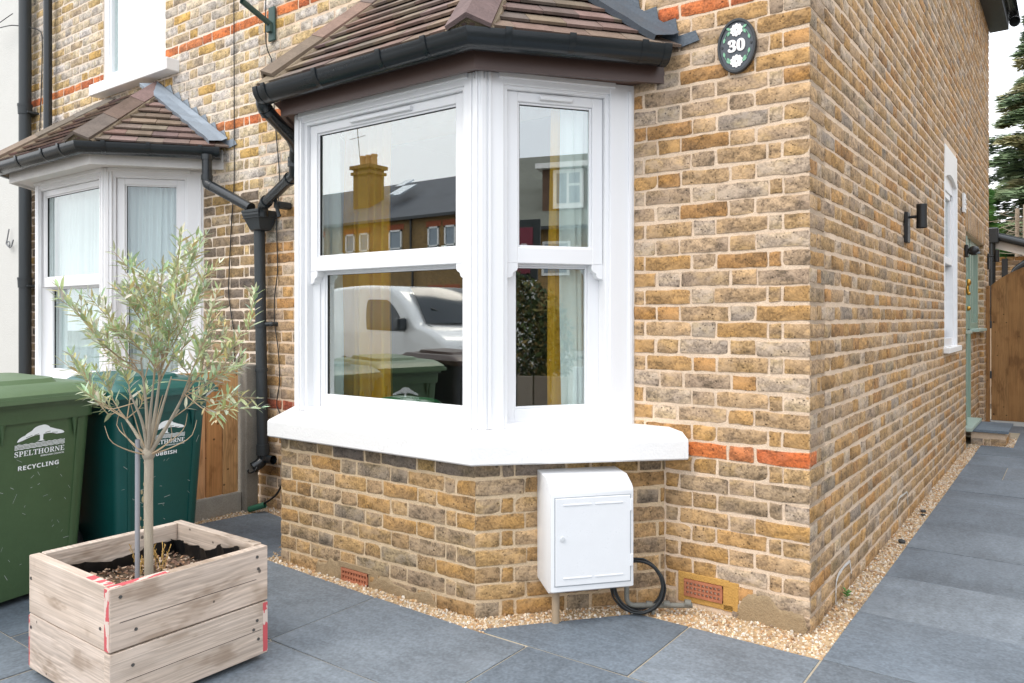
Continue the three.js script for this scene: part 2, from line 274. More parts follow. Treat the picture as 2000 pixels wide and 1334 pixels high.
// f: face; fromRight: the bond starts at the right end; cuts: openings in u, v; family(u, v, row) names a set of colours
function layBricks(parent, f, { u0 = 0, u1 = f.L, rows, fromRight = false, parity = 0, cuts = [], family, seed, singles = 300, tall = 1, plain = 'brickwork' }) {
  const r = rng(seed), items = [];
  for (let k = rows[0]; k <= rows[1]; k++) {
    const y = ROW0 + ROW * k, A = (k + parity) % 2 === 1, len = u1 - u0, spans = []; let t = 0, n = 0;
    const seq = A ? ['S', 'H'] : ['H', 'Q', 'S'], dy = (r() - 0.5) * 0.003;
    while (t < len) { const ty = n < seq.length ? seq[n] : (A ? ['S', 'H'] : ['H', 'S'])[(n - (A ? 0 : 1)) % 2]; const L = { S: 0.215, H: 0.1025, Q: 0.05 }[ty] * (1 + (r() - 0.5) * 0.05); spans.push([t, Math.min(len, t + L), ty]); t += L + JT * (0.75 + 0.5 * r()); n++; }
    for (const [a, b] of spans) {
      let pieces = [fromRight ? [u1 - b, u1 - a] : [u0 + a, u0 + b]];
      for (const c of cuts) if (y + BH > c.v0 + 0.01 && y < c.v1 - 0.01) pieces = pieces.flatMap(([p, q]) => [[p, Math.min(q, c.u0 - 0.004)], [Math.max(p, c.u1 + 0.004), q]].filter(([m, o]) => o - m > 0.016));
      for (const [p, q] of pieces) {
        const L = q - p, ty = L > 0.15 ? 'S' : L > 0.07 ? 'H' : 'Q', fam = family((p + q) / 2, y + BH / 2, k), set = variants(fam, ty), v = set[Math.floor(r() * set.length)];
        const c = f.at((p + q) / 2, y + BH / 2 + dy + (r() - 0.5) * 0.002 + 0.0022 * Math.sin((p + q) * 2.1 + k * 1.7), (r() - 0.35) * 0.003), m = new THREE.Matrix4().makeBasis(f.U.clone().multiplyScalar(L / v.L), UPV.clone().multiplyScalar(tall), f.N).setPosition(c);
        if (r() < 0.5) m.multiply(new THREE.Matrix4().makeRotationZ(Math.PI));
        const s = seen(c), to = camera.position.clone().sub(c), inView = s[0] > -15 && s[0] < 2015 && s[1] > -8 && s[1] < 1345;
        items.push({ g: v.g, m, size: inView ? L * BH * f.N.dot(to.normalize()) / (s[2] * s[2]) : 0 });
      }
    }
  }
  items.sort((a, b) => b.size - a.size);
  const one = items.filter((b, i) => i < singles && b.size > 0), rest = items.filter((b, i) => !(i < singles && b.size > 0));
  for (const b of one) { const o = shade(new THREE.Mesh(b.g, M.brick)); o.name = 'brick'; o.applyMatrix4(b.m); parent.add(o); }
  if (rest.length) { const o = shade(new THREE.Mesh(bake(rest.map((b) => [b.g, b.m])), M.brick)); o.name = plain; o.userData.kind = 'stuff'; parent.add(o); }
}
// a wall of mortar as boxes round its openings: f with thickness th behind the face
function mortarWall(f, u0, u1, v0, v1, holes, th) {
  const us = [...new Set([u0, u1, ...holes.flatMap((h) => [h.u0, h.u1])])].filter((u) => u >= u0 && u <= u1).sort((a, b) => a - b), out = [];
  for (let i = 0; i + 1 < us.length; i++) {
    const a = us[i], b = us[i + 1], mid = (a + b) / 2; let y = v0;
    for (const h of holes.filter((q) => q.u0 < mid && q.u1 > mid).sort((p, q) => p.v0 - q.v0)) { if (h.v0 > y + 0.001) out.push(muv(f.bx(a, b, y, h.v0, -th, 0))); y = h.v1; }
    if (y < v1) out.push(muv(f.bx(a, b, y, v1, -th, 0)));
  }
  return out;
}
// ------------------------------------------------------------------ the two houses of the terrace
const house = thing('brick_house', 'yellow stock brick end house with white sash bay window and tiled bay roof', 'house', 'pair of brick houses');
const nextHouse = thing('brick_house', 'adjoining brick house with net curtains in its bay and a white fascia', 'house', 'pair of brick houses');
// washed and unwashed stock bricks, patch by patch, as the photograph shows them
const wr = rng(515), weather = (u, v) => wr() < smooth(1.9, 2.75, v + 0.25 * Math.sin(u * 3.1 + 1) + 0.15 * Math.sin(u * 7.3));
const TOP = 5.0, TOPROW = 65;
const fFront = face([-3.635, 0], [0, 0]), fSide = face([0, 0], [0, -7.95]), fLeft = face([-7.19, 0], [-3.635, 0]);
const bayOurs = [[-3.065, 0], [-2.505, 0.666], [-1.195, 0.666], [-0.635, 0]], bayTheirs = bayOurs.map(([x, z]) => [-7.11 - x, z]).reverse();
{
  const w = part('front_wall', mortarWall(fFront, 0, 3.635 - 0.0, 0 - 0.1, TOP, [{ u0: 0.735, u1: 2.845, v0: -0.1, v1: 2.36 }], 0.24), M.mortarFront, house);
  layBricks(w, fFront, { u1: 3.637, rows: [0, TOPROW], fromRight: true, seed: 3, cuts: [{ u0: 0.565, u1: 3.005, v0: -1, v1: 0.66 }, { u0: 0.72, u1: 2.847, v0: 0.6, v1: 2.40 }, { u0: 0.9, u1: 2.6, v0: 2.3, v1: 2.9 }, { u0: 3.06, u1: 3.31, v0: 0.02, v1: 0.145 }],
    family: (u, v, k) => k === 9 ? (u > 2 ? 'red' : 'redDim') : k === 35 || k === 44 ? 'red' : u < 1.5 ? (weather(u, v) ? 'leftPale' : 'front') : k < 9 && weather(u * 2, v + 1.9) ? 'low' : 'front', singles: 300 });
  const s = part('side_wall', mortarWall(fSide, 0.24, 7.95, -0.1, TOP, [{ u0: 3.93, u1: 4.72, v0: 1.02, v1: 2.52 }, { u0: 5.48, u1: 7.36, v0: -0.1, v1: 2.13 }], 0.24), M.mortarSide, house);
  s.geometry = merged([s.geometry, muv(box(-0.02, 0, -0.1, TOP, -0.24, -0.001))]);
  layBricks(s, fSide, { u0: 0.001, rows: [0, TOPROW], parity: 1, seed: 5, cuts: [{ u0: 3.93, u1: 4.72, v0: 1.02, v1: 2.70 }, { u0: 5.48, u1: 7.36, v0: -1, v1: 2.13 }, { u0: 5.40, u1: 7.44, v0: 2.12, v1: 2.37 }], family: (u, v, k) => k === 9 && u < 0.1 ? 'red' : (Math.floor(u * 9) + k) % 3 ? 'front' : 'low', tall: 0.93, singles: 300 });
  { // soldier course over the side door
    const r = rng(8), items = [];
    for (let u = 5.42; u < 7.42; u += 0.0745) { const v = variants('front', 'S')[Math.floor(r() * 36)], m = new THREE.Matrix4().makeBasis(UPV.clone().multiplyScalar(0.225 / 0.215), fSide.U.clone().negate(), fSide.N).setPosition(fSide.at(u + 0.033, 2.247, 0.002)); items.push([v.g, m]); }
    const o = shade(new THREE.Mesh(bake(items), M.brick)); o.name = 'soldier_course'; o.userData.kind = 'stuff'; s.add(o);
  }
  const l = part('front_wall', mortarWall(fLeft, 0, 3.555, -0.1, TOP, [{ u0: 0.885, u1: 2.89, v0: -0.1, v1: 2.36 }, { u0: 1.40, u1: 2.37, v0: 3.24, v1: 4.75 }], 0.24), M.mortarLeft, nextHouse);
  layBricks(l, fLeft, { u1: 3.555, rows: [0, TOPROW], fromRight: true, parity: 1, seed: 7, cuts: [{ u0: 0.705, u1: 3.15, v0: -1, v1: 0.66 }, { u0: 0.875, u1: 2.897, v0: 0.6, v1: 2.40 }, { u0: 1.0, u1: 2.6, v0: 2.3, v1: 2.9 }, { u0: 1.40, u1: 2.37, v0: 3.24, v1: 4.75 }],
    family: (u, v, k) => k === 9 ? 'redDim' : k === 35 || k === 44 ? 'red' : weather(u + 9, v) ? 'leftPale' : 'leftDark', singles: 300 });
  // backs, ceilings and roofs close the houses
  part('roof', [box(-7.19, 0, TOP, TOP + 0.05, -7.95, 0.25)], M.soffit, house);
  part('rear_wall', [muv(box(-3.6, -0.25, -0.1, TOP, -7.95, -7.7)), muv(box(-3.7, -3.6, -0.1, TOP, -7.95, -0.25))], M.mortarSide, house);
  part('rear_wall', [muv(box(-7.19, -3.7, -0.1, TOP, -5.2, -5.0)), muv(box(-7.19, -7.09, -0.1, TOP, -5.0, -0.25))], M.mortarLeft, nextHouse);
  // side eaves, seen only at the far end
  const e = part('side_fascia', [box(0.004, 0.2, 4.83, 4.845, -8.05, 0.0), box(0.19, 0.205, 4.83, 4.95, -8.05, 0)], M.blackIron, house);
  part('side_gutter', (() => { const g = []; for (let i = 0; i < 1; i++) { const c = new THREE.CylinderGeometry(0.058, 0.058, 8.15, 16, 1, true, Math.PI / 2, Math.PI); g.push(c.rotateX(Math.PI / 2).translate(0.265, 4.93, -4.0), cyl(0.06, 0.06, 0.03, 0, 0, 0).rotateX(Math.PI / 2).translate(0.265, 4.925, -8.08)); } return g; })(), M.black, house);
}
// rooms behind the bays: closed, so that light comes in through the windows only
function room(h, x0, x1) {
  part('room_wall', [box(x0, x1, 0.2, 2.75, -3.8, -3.7), box(x0 - 0.1, x0, 0.2, 2.75, -3.8, -0.25), box(x1, x1 + 0.1, 0.2, 2.75, -3.8, -0.25), box(x0, x1, 2.36, 2.75, -0.3, -0.245)], M.room, h);
  part('room_floor', [box(x0, x1, 0.2, 0.3, -3.7, -0.245)], M.roomFloor, h);
  part('room_ceiling', [box(x0, x1, 2.65, 2.75, -3.7, -0.3)], M.room, h);
}
room(house, -3.4, -0.35); room(nextHouse, -6.9, -3.8);

// one bay: brick plinth, painted sill, sash windows on three faces, fascia, gutter, tiled roof
function sash(parent, f, g0, g1, net, full) {                // glass between g0 and g1 along the face
  const L = f.L, t0 = 0.785, t1 = 2.352, gy0 = 0.862, gy1 = 1.512, gy2 = 1.592, gy3 = 2.243, frame = [];
  // stepped outer boards and head
  frame.push(f.rb(0, g0 - 0.075, t0, t1, -0.13, 0), f.rb(g1 + 0.075, L, t0, t1, -0.13, 0), f.rb(g0 - 0.08, g1 + 0.08, gy3 + 0.06, t1, -0.13, -0.002), f.rb(g0 - 0.08, g1 + 0.08, t0, gy0 - 0.055, -0.13, -0.01));
  frame.push(f.rb(g0 - 0.078, g0 - 0.055, gy0 - 0.06, gy3 + 0.062, -0.13, -0.014), f.rb(g1 + 0.055, g1 + 0.078, gy0 - 0.06, gy3 + 0.062, -0.13, -0.014), f.rb(g0 - 0.06, g1 + 0.06, gy3 + 0.045, gy3 + 0.064, -0.13, -0.014));
  frame.push(f.rb(g0 - 0.1, g1 + 0.1, t1 - 0.022, t1 + 0.002, -0.02, 0.012), f.rb(0.012, 0.03, t0, t1 - 0.03, -0.05, 0.008), f.rb(L - 0.03, L - 0.012, t0, t1 - 0.03, -0.05, 0.008));
  const fr = part('window_frame', frame, M.upvc, parent);
  const bars = (a, b, y0, y1, n0, n1, w, wb = w, wt = w) => [f.rb(a - w, a, y0 - wb, y1 + wt, n0, n1), f.rb(b, b + w, y0 - wb, y1 + wt, n0, n1), f.rb(a - 0.001, b + 0.001, y1, y1 + wt, n0, n1 - 0.001), f.rb(a - 0.001, b + 0.001, y0 - wb, y0, n0, n1 - 0.001)];
  const bead = (a, b, y0, y1, n) => bars(a + 0.01, b - 0.01, y0 + 0.01, y1 - 0.01, n - 0.012, n + 0.006, 0.011);
  const up = part('upper_sash', [bars(g0, g1, gy2, gy3, -0.085, -0.034, 0.053, 0.072, 0.044), bead(g0, g1, gy2, gy3, -0.05)], M.upvc, parent);
  const lo = part('lower_sash', [bars(g0, g1, gy0, gy1, -0.128, -0.085, 0.056, 0.058, 0.06), bead(g0, g1, gy0, gy1, -0.1)], M.upvc, parent);
  const gl = net ? M.glassClear : M.glass; part('glass_pane', f.bx(g0, g1, gy2, gy3, -0.056, -0.0555), gl, parent); part('glass_pane', f.bx(g0, g1, gy0, gy1, -0.106, -0.1055), gl, parent);
  part('gasket', [[gy2, gy3, -0.052], [gy0, gy1, -0.102]].flatMap(([y0, y1, n]) => [f.bx(g0 + 0.0005, g0 + 0.012, y0, y1, n - 0.008, n + 0.0035), f.bx(g0, g1, y1 - 0.0115, y1 - 0.0005, n - 0.008, n + 0.003)].map((q) => q)), M.gasket, parent);
  if (full) {
    part('trickle_vent', [f.rb(lerp(g0, g1, 0.28), lerp(g0, g1, 0.72), gy3 + 0.012, gy3 + 0.032, -0.04, -0.016, 0.005)], M.upvc, parent);
    for (const s of [0, 1]) { // sash horns under the meeting rail
      const u = s ? g1 : g0, d = s ? 1 : -1, sh = new THREE.Shape(); sh.moveTo(0, 0); sh.lineTo(0.052, 0); sh.lineTo(0.052, -0.02); sh.bezierCurveTo(0.05, -0.045, 0.03, -0.03, 0.028, -0.055); sh.bezierCurveTo(0.02, -0.07, 0.01, -0.062, 0.0, -0.07); sh.lineTo(0, 0);
      part('sash_horn', new THREE.ExtrudeGeometry(sh, { depth: 0.045, bevelEnabled: true, bevelSize: 0.002, bevelThickness: 0.002, bevelSegments: 1 }).translate(0, 0, -0.0225).rotateY(d > 0 ? Math.PI : 0).translate(u + d * 0.053, gy2 - 0.07, -0.0605).applyMatrix4(f.M), M.upvc, parent);
      part('sash_catch', [f.rb(lerp(g0, g1, s ? 0.86 : 0.12) - 0.03, lerp(g0, g1, s ? 0.86 : 0.12) + 0.03, gy2 - 0.002, gy2 + 0.009, -0.11, -0.088), f.rb(lerp(g0, g1, s ? 0.86 : 0.12) - 0.008, lerp(g0, g1, s ? 0.86 : 0.12) + 0.02, gy2 + 0.008, gy2 + 0.022, -0.106, -0.092)], M.upvc, parent);
    }
  }
}
function clip(poly, a, b, c) {                               // keep a u + b s <= c
  const o = []; for (let i = 0; i < poly.length; i++) { const p = poly[i], q = poly[(i + 1) % poly.length], dp = a * p[0] + b * p[1] - c, dq = a * q[0] + b * q[1] - c; if (dp <= 0) o.push(p); if (dp * dq < 0) { const t = dp / (dp - dq); o.push([lerp(p[0], q[0], t), lerp(p[1], q[1], t)]); } } return o;
}
function prism(poly, lo, hi, toWorld, col, du, dv) {           // polygon in the slope's plane between heights lo(u, s) and hi(u, s)
  const pos = [], uv = [], cc = [], put = (q, h) => { pos.push(...toWorld(q[0], q[1], h).toArray()); uv.push(q[0] + du, q[1] + dv); cc.push(...col); };
  for (let i = 1; i + 1 < poly.length; i++) { for (const k of [0, i, i + 1]) put(poly[k], hi(...poly[k])); for (const k of [0, i + 1, i]) put(poly[k], lo(...poly[k])); }
  for (let i = 0; i < poly.length; i++) { const p = poly[i], q = poly[(i + 1) % poly.length]; put(p, lo(...p)); put(q, lo(...q)); put(q, hi(...q)); put(p, lo(...p)); put(q, hi(...q)); put(p, hi(...p)); }
  const g = new THREE.BufferGeometry(); g.setAttribute('position', new THREE.Float32BufferAttribute(pos, 3)); g.setAttribute('uv', new THREE.Float32BufferAttribute(uv, 2)); g.setAttribute('color', new THREE.Float32BufferAttribute(cc, 3)); g.computeVertexNormals(); return g;
}
const halfRound = (cx, cy, r, t, n = 12) => { const o = []; for (let i = 0; i <= n; i++) { const a = Math.PI + Math.PI * i / n; o.push([cx + r * Math.cos(a), cy + r * 1.18 * Math.sin(a)]); } for (let i = n; i >= 0; i--) { const a = Math.PI + Math.PI * i / n; o.push([cx + (r - t) * Math.cos(a), cy + (r - t) * 1.18 * Math.sin(a)]); } return o; };
function buildBay(h, P, { ours }) {
  const [A, B, C, D] = P, seed = ours ? 100 : 200, TAN = ours ? 1 : 0.80, COS = 1 / Math.hypot(1, TAN), SIN = TAN * COS;
  // plinth
  const inner = offsetPath(P, -0.18), body = new THREE.Shape([...P, ...[...inner].reverse()].map(([x, z]) => new THREE.Vector2(x, -z)));
  const pl = part('bay_plinth', muv(new THREE.ExtrudeGeometry(body, { depth: 0.765, bevelEnabled: false }).rotateX(-Math.PI / 2).translate(0, -0.1, 0)), ours ? M.mortarPlinth : M.mortarLeft, h);
  [[A, B], [B, C], [C, D]].forEach(([p, q], i) => {
    const f = face(p, q); if (!ours && i === 0) return;
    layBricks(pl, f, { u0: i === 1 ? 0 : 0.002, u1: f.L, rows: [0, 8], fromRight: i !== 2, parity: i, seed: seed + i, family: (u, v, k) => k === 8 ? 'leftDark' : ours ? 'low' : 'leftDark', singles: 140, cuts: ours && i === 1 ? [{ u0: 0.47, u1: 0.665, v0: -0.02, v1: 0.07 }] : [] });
  });
  // sill with its slope and drip
  const PS = P.map((p) => [...p]); if (ours) PS[3] = [-0.543, 0.006];
  part('window_sill', sweep(PS, [[-0.17, 0.655], [0.058, 0.655], [0.066, 0.662], [0.066, 0.735], [0.058, 0.745], [-0.05, 0.785], [-0.28, 0.787], [-0.28, 0.70], [-0.17, 0.70]], 0.3), M.paint, h);
  // windows
  const W = offsetPath(P, -0.066); W[0][1] = W[3][1] = 0.002; const dx = 0.055; W[0][0] += dx * 0.55; W[3][0] -= dx * 0.55; if (ours) { W[3][0] = -0.785; W[0][0] = -2.915; } else [[-6.31, 0.002], [-5.86, 0.5], [-4.75, 0.5], [-4.296, 0.002]].forEach((q, i) => { W[i] = q; });
  const win = new THREE.Group(); win.name = 'bay_window'; h.add(win);
  sash(win, face(W[0], W[1]), face(W[0], W[1]).L - 0.547, face(W[0], W[1]).L - 0.188, !ours, false);
  sash(win, face(W[1], W[2]), ours ? 0.13 : 0.085, face(W[1], W[2]).L - (ours ? 0.163 : 0.115), !ours, ours);
  sash(win, face(W[2], W[3]), ours ? 0.188 : 0.13, ours ? 0.547 : 0.486, !ours, ours);
  for (const i of [1, 2]) { // fluted corner posts
    const c = W[i], q = [];
    for (const [pa, pb, s] of [[W[i - 1], W[i], 1], [W[i], W[i + 1], 0]]) { const f = face(pa, pb), e = s ? f.L : 0, d = s ? -1 : 1; for (const [k, w] of [[0.006, 0.012], [0.024, 0.008], [0.040, 0.014]]) q.push(f.rb(Math.min(e + d * k, e + d * (k + w)), Math.max(e + d * k, e + d * (k + w)), 0.79, 2.35, -0.02, 0.009 - 0.002 * (k > 0.02), 0.003)); }
    part('corner_post', q, M.upvc, win);
  }
  // soffit, fascia
  part('soffit', sweep(P, [[-0.36, 2.354], [0.002, 2.354], [0.002, 2.364], [-0.36, 2.364]], 0), ours ? M.soffit : M.fasciaWhite, h);
  part('fascia', sweep(P, [[-0.016, 2.335], [0.004, 2.335], [0.004, 2.475], [-0.016, 2.475]], 0), ours ? M.fascia : M.fasciaWhite, h);
  // gutter: to the wall on the right, stopping with an outlet at the left corner of our own bay
  const G = offsetPath(P, 0), gp = ours ? [[B[0] - 0.055, B[1]], C, [D[0] - 0.02, D[1] + 0.02]] : [[A[0] + 0.1, A[1] + 0.12], B, C, [D[0] - 0.01, D[1] + 0.012]];
  const gut = part('gutter', [sweep(gp, halfRound(0.072, 2.466, 0.064, 0.004), 0.7)], M.black, h);
  const ends = offsetPath(gp, 0.066);
  for (const e of [0, gp.length - 1]) { const a = gp[e], b = gp[e ? e - 1 : 1], l = Math.hypot(b[0] - a[0], b[1] - a[1]), d = [(b[0] - a[0]) / l, (b[1] - a[1]) / l]; const pp = e ? [[a[0] + d[0] * 0.03, a[1] + d[1] * 0.03], [a[0] - d[0] * 0.004, a[1] - d[1] * 0.004]] : [[a[0] - d[0] * 0.004, a[1] - d[1] * 0.004], [a[0] + d[0] * 0.03, a[1] + d[1] * 0.03]]; part('stop_end', sweep(pp, [...halfRound(0.072, 2.468, 0.068, 0.068)].slice(0, 13), 0.6), M.black, gut); }
  for (let i = 0; i + 1 < gp.length; i++) { // brackets and unions
    const p = gp[i], q = gp[i + 1], l = Math.hypot(q[0] - p[0], q[1] - p[1]), n = l > 1 ? [0.05, 0.34, 0.66, 0.86] : [0.12, 0.45, 0.84];
    for (const t of n) { const a = [lerp(p[0], q[0], t), lerp(p[1], q[1], t)], b = [lerp(p[0], q[0], t + 0.028 / l), lerp(p[1], q[1], t + 0.028 / l)]; part('gutter_bracket', sweep([a, b], halfRound(0.072, 2.474, 0.0715, 0.008), 0.6), M.black, gut); }
  }
  // roof
  const E = offsetPath(P, 0.075), ey = 2.487; E[0][1] = E[3][1] = 0; E[0][0] -= 0.0; const H = E[1][1];
  const roof = part('bay_roof', (() => { const T1 = V(E[1][0] + H * 0.4656, ey + H * TAN, 0), T2 = V(E[2][0] - H * 0.4656, ey + H * TAN, 0), v = (p, y = ey) => V(p[0], y, p[1]), g = new THREE.BufferGeometry(), t = [v(E[1]), v(E[2]), T2, v(E[1]), T2, T1, v(E[0]), v(E[1]), T1, v(E[2]), v(E[3]), T2, v(E[0]), v(E[2]), v(E[1]), v(E[0]), v(E[3]), v(E[2])]; g.setAttribute('position', new THREE.Float32BufferAttribute(t.flatMap((p) => p.toArray()), 3)); g.computeVertexNormals(); return g; })(), M.soffit, h);
  const rnd = rng(seed + 40), gauge = 0.099, tw = 0.168, cols = [0x8c786c, 0x837066, 0x938073, 0x7b6960, 0x887468].map((c) => lin(c, 0.95));
  [[E[0], E[1], 0], [E[1], E[2], 1], [E[2], E[3], 2]].forEach(([p, q, which]) => {
    const f = face(p, q), up = f.N.clone().multiplyScalar(-COS).add(V(0, SIN, 0)), nn = f.N.clone().multiplyScalar(SIN).add(V(0, COS, 0)), W3 = (u, s, hh) => f.at(u, ey, 0).addScaledVector(up, s).addScaledVector(nn, hh);
    const T = 0.4656 * COS; // hip in u per metre up the slope
    for (let row = 0, s0 = -0.035; s0 < H / COS - 0.02; row++, s0 += gauge) for (let u = -0.3 + (row % 2 ? tw / 2 : 0) - 0.02; u < f.L + 0.2; u += tw) {
      let poly = [[u, s0], [u + tw - 0.003, s0], [u + tw - 0.003, s0 + gauge + 0.02], [u, s0 + gauge + 0.02]].map(([a, b]) => [a, Math.min(b, H / COS)]);
      if (which > 0) poly = clip(poly, -1, T, 0); else { const zc = (uu, ss) => W3(uu, ss, 0).z; const c0 = zc(0, 0), cu = zc(1, 0) - c0, cs = zc(0, 1) - c0; poly = clip(poly, -cu, -cs, c0 - 0.012); }
      if (which < 2) poly = clip(poly, 1, T, f.L); else { const zc = (uu, ss) => W3(uu, ss, 0).z; const c0 = zc(0, 0), cu = zc(1, 0) - c0, cs = zc(0, 1) - c0; poly = clip(poly, -cu, -cs, c0 - 0.012); }
      if (poly.length < 3) continue;
      const j = (rnd() - 0.5) * 0.004, hgt = (uu, ss) => 0.010 + 0.020 * (1 - (ss - s0) / gauge) + j, c = cols[Math.floor(rnd() * 5)].map((x) => x * (0.9 + 0.2 * rnd()));
      const o = shade(new THREE.Mesh(prism(poly, (uu, ss) => hgt(uu, ss) - 0.013, hgt, W3, c, rnd() * 5, rnd() * 5), M.tile)); o.name = 'roof_tile'; roof.add(o);
    }
  });
  // hip tiles
  const normalOf = (p, q) => face(p, q).N.clone().multiplyScalar(SIN).add(V(0, COS, 0));
  [[E[1], normalOf(E[0], E[1]), normalOf(E[1], E[2]), 1], [E[2], normalOf(E[1], E[2]), normalOf(E[2], E[3]), -1]].forEach(([c, n1, n2, sgn]) => {
    const a = V(c[0], ey, c[1]), b = V(c[0] + sgn * H * 0.4656, ey + H * TAN, 0), hd = b.clone().sub(a), len = hd.length(); hd.normalize();
    const f1 = hd.clone().cross(n1), f2 = hd.clone().cross(n2); if (f1.dot(f2) > 0) f2.negate(); if (f1.dot(V(-1, 0, 0)) < 0 ? f1.dot(V(1, 0, 0)) < 0 : false) f1.negate();
    const mid = n1.clone().add(n2).normalize(); if (f1.dot(n2) > 0) f1.negate(); if (f2.dot(n1) > 0) f2.negate();
    const n = 3, sA = sgn > 0 ? 0.03 : -0.04, step = (len - sA - 0.01) / n;
    for (let i = 0; i < n; i++) {
      const s0 = sA + i * step, s1 = s0 + step + 0.008, lift0 = 0.040 + 0.006 * (n - i), lift1 = lift0 - 0.010, w = 0.088;
      const ring = (s, l) => { const o = a.clone().addScaledVector(hd, s); const pt = (fv, nv, d, q) => o.clone().addScaledVector(fv, d).addScaledVector(nv, q); return [pt(f1, n1, w, l - 0.008), pt(f1, n1, 0.022, l + 0.004), pt(mid, mid, 0, l + 0.016), pt(f2, n2, 0.022, l + 0.004), pt(f2, n2, w, l - 0.008), pt(f2, n2, w, l - 0.026), pt(mid, mid, 0, l - 0.006), pt(f1, n1, w, l - 0.026)]; };
      const r0 = ring(s0, lift0), r1 = ring(s1, lift1), pos = [], uv = [], cc = [], col = cols[Math.floor(rnd() * 5)].map((x) => x * (0.8 + 0.2 * rnd())), ou = rnd() * 4;
      const t3 = (...p) => p.forEach(([q, x, y]) => { pos.push(...q.toArray()); uv.push(x + ou, y); cc.push(...col); });
      for (let k = 0; k < 8; k++) { const m = (k + 1) % 8; t3([r0[k], k * 0.05, 0], [r0[m], k * 0.05 + 0.05, 0], [r1[m], k * 0.05 + 0.05, step], [r0[k], k * 0.05, 0], [r1[m], k * 0.05 + 0.05, step], [r1[k], k * 0.05, step]); }
      for (const [r, fl] of [[r0, 1], [r1, 0]]) for (const [x, y, z] of [[0, 1, 7], [1, 6, 7], [1, 2, 6], [2, 3, 6], [3, 5, 6], [3, 4, 5]]) { const q = [r[x], r[y], r[z]].map((v, m) => [v, m * 0.05, 0]); fl ? t3(q[0], q[2], q[1]) : t3(...q); }
      const g = new THREE.BufferGeometry(); g.setAttribute('position', new THREE.Float32BufferAttribute(pos, 3)); g.setAttribute('uv', new THREE.Float32BufferAttribute(uv, 2)); g.setAttribute('color', new THREE.Float32BufferAttribute(cc, 3)); g.computeVertexNormals();
      const o = shade(new THREE.Mesh(g, M.tile)); o.name = 'hip_tile'; roof.add(o);
    }
    // bedding mortar under the hip
    const bed = []; for (const fv of [[f1, n1], [f2, n2]]) { const pos = [], r2 = rng(seed + 77); const pts = []; for (let i = 0; i <= 24; i++) { const o = a.clone().addScaledVector(hd, -0.03 + (len) * i / 24), e = (r2() - 0.5) * 0.016; pts.push([o.clone().addScaledVector(fv[1], 0.035), o.clone().addScaledVector(fv[0], 0.10 + e).addScaledVector(fv[1], 0.028), o.clone().addScaledVector(fv[0], 0.112 + e).addScaledVector(fv[1], 0.0)]); } for (let i = 0; i < 24; i++) for (let k = 0; k < 2; k++) { const q = [pts[i][k], pts[i + 1][k], pts[i + 1][k + 1], pts[i][k + 1]]; for (const m of [0, 1, 2, 0, 2, 3]) pos.push(...q[m].toArray()); } const g = new THREE.BufferGeometry(); g.setAttribute('position', new THREE.Float32BufferAttribute(pos, 3)); g.computeVertexNormals(); bed.push(muv(g)); }
    part('hip_bedding', bed, M.bedding, roof);
    { const o = a.clone().addScaledVector(hd, sA + 0.012), pos = [], L0 = 0.050, e1 = o.clone().addScaledVector(f1, 0.086).addScaledVector(n1, 0.03), e2 = o.clone().addScaledVector(f2, 0.086).addScaledVector(n2, 0.03), tp = o.clone().addScaledVector(mid, L0), b1 = o.clone().addScaledVector(f1, 0.075).addScaledVector(n1, -0.01), b2 = o.clone().addScaledVector(f2, 0.075).addScaledVector(n2, -0.01), bc = o.clone().addScaledVector(mid, -0.01).addScaledVector(hd, -0.006);
      for (const q of [tp, e1, bc, e1, b1, bc, tp, bc, e2, e2, bc, b2]) pos.push(...q.toArray()); const g = new THREE.BufferGeometry(); g.setAttribute('position', new THREE.Float32BufferAttribute(pos, 3)); g.computeVertexNormals(); part('mortar_plug', muv(g), mat(0x8c8068, 0.95, { map: TX.mortar, bumpMap: TX.mortarBump, bumpScale: 0.008 }), roof); }
  });
  // stepped lead flashing where the right slope meets the wall
  { const T2 = [E[2][0] - H * 0.4656, ey + H * TAN], D3 = [E[3][0], ey], xl = (y) => D3[0] + (T2[0] - D3[0]) * (y - ey) / (H * TAN), pts = [[D3[0] + 0.02, ey - 0.01]];
    const k0 = Math.ceil((ey - ROW0) / ROW), kN = Math.floor((ey + H * TAN - ROW0) / ROW);
    pts.push([D3[0] + 0.115, ey + 0.005]);
    for (let k = k0; k <= kN; k++) { const y = ROW0 + ROW * k - 0.005; pts.push([xl(y) + 0.155, y + 0.004], [xl(y) + 0.075, y - 0.004]); }
    pts.push([T2[0] + 0.04, ey + H * TAN + 0.02], [T2[0] - 0.03, ey + H * TAN + 0.0]);
    const sh = new THREE.Shape(pts.map((p) => new THREE.Vector2(...p)));
    const fl = [muv(new THREE.ExtrudeGeometry(sh, { depth: 0.004, bevelEnabled: true, bevelSize: 0.001, bevelThickness: 0.001, bevelSegments: 1 }).translate(0, 0, 0.0105))];
    const f = face(E[2], E[3]), nn = f.N.clone().multiplyScalar(SIN).add(V(0, COS, 0)), pos = []; // the apron on the tiles
    const a0 = V(D3[0] + 0.01, ey, 0.012), b0 = V(T2[0], ey + H * TAN - 0.02, 0.012), r5 = rng(seed + 3), N = 14, rows = [];
    for (let i = 0; i <= N; i++) { const o = a0.clone().lerp(b0, i / N), out = f.U.clone().negate().multiplyScalar(0.12 + 0.012 * (r5() - 0.5)); rows.push([o.clone().addScaledVector(nn, 0.036).add(V(0, 0.03, 0)), o.clone().addScaledVector(out, 0.3).addScaledVector(nn, 0.046 + 0.006 * r5()), o.clone().addScaledVector(out, 1).addScaledVector(nn, 0.041 + 0.004 * r5()), o.clone().addScaledVector(out, 1.0).addScaledVector(nn, 0.012)]); }
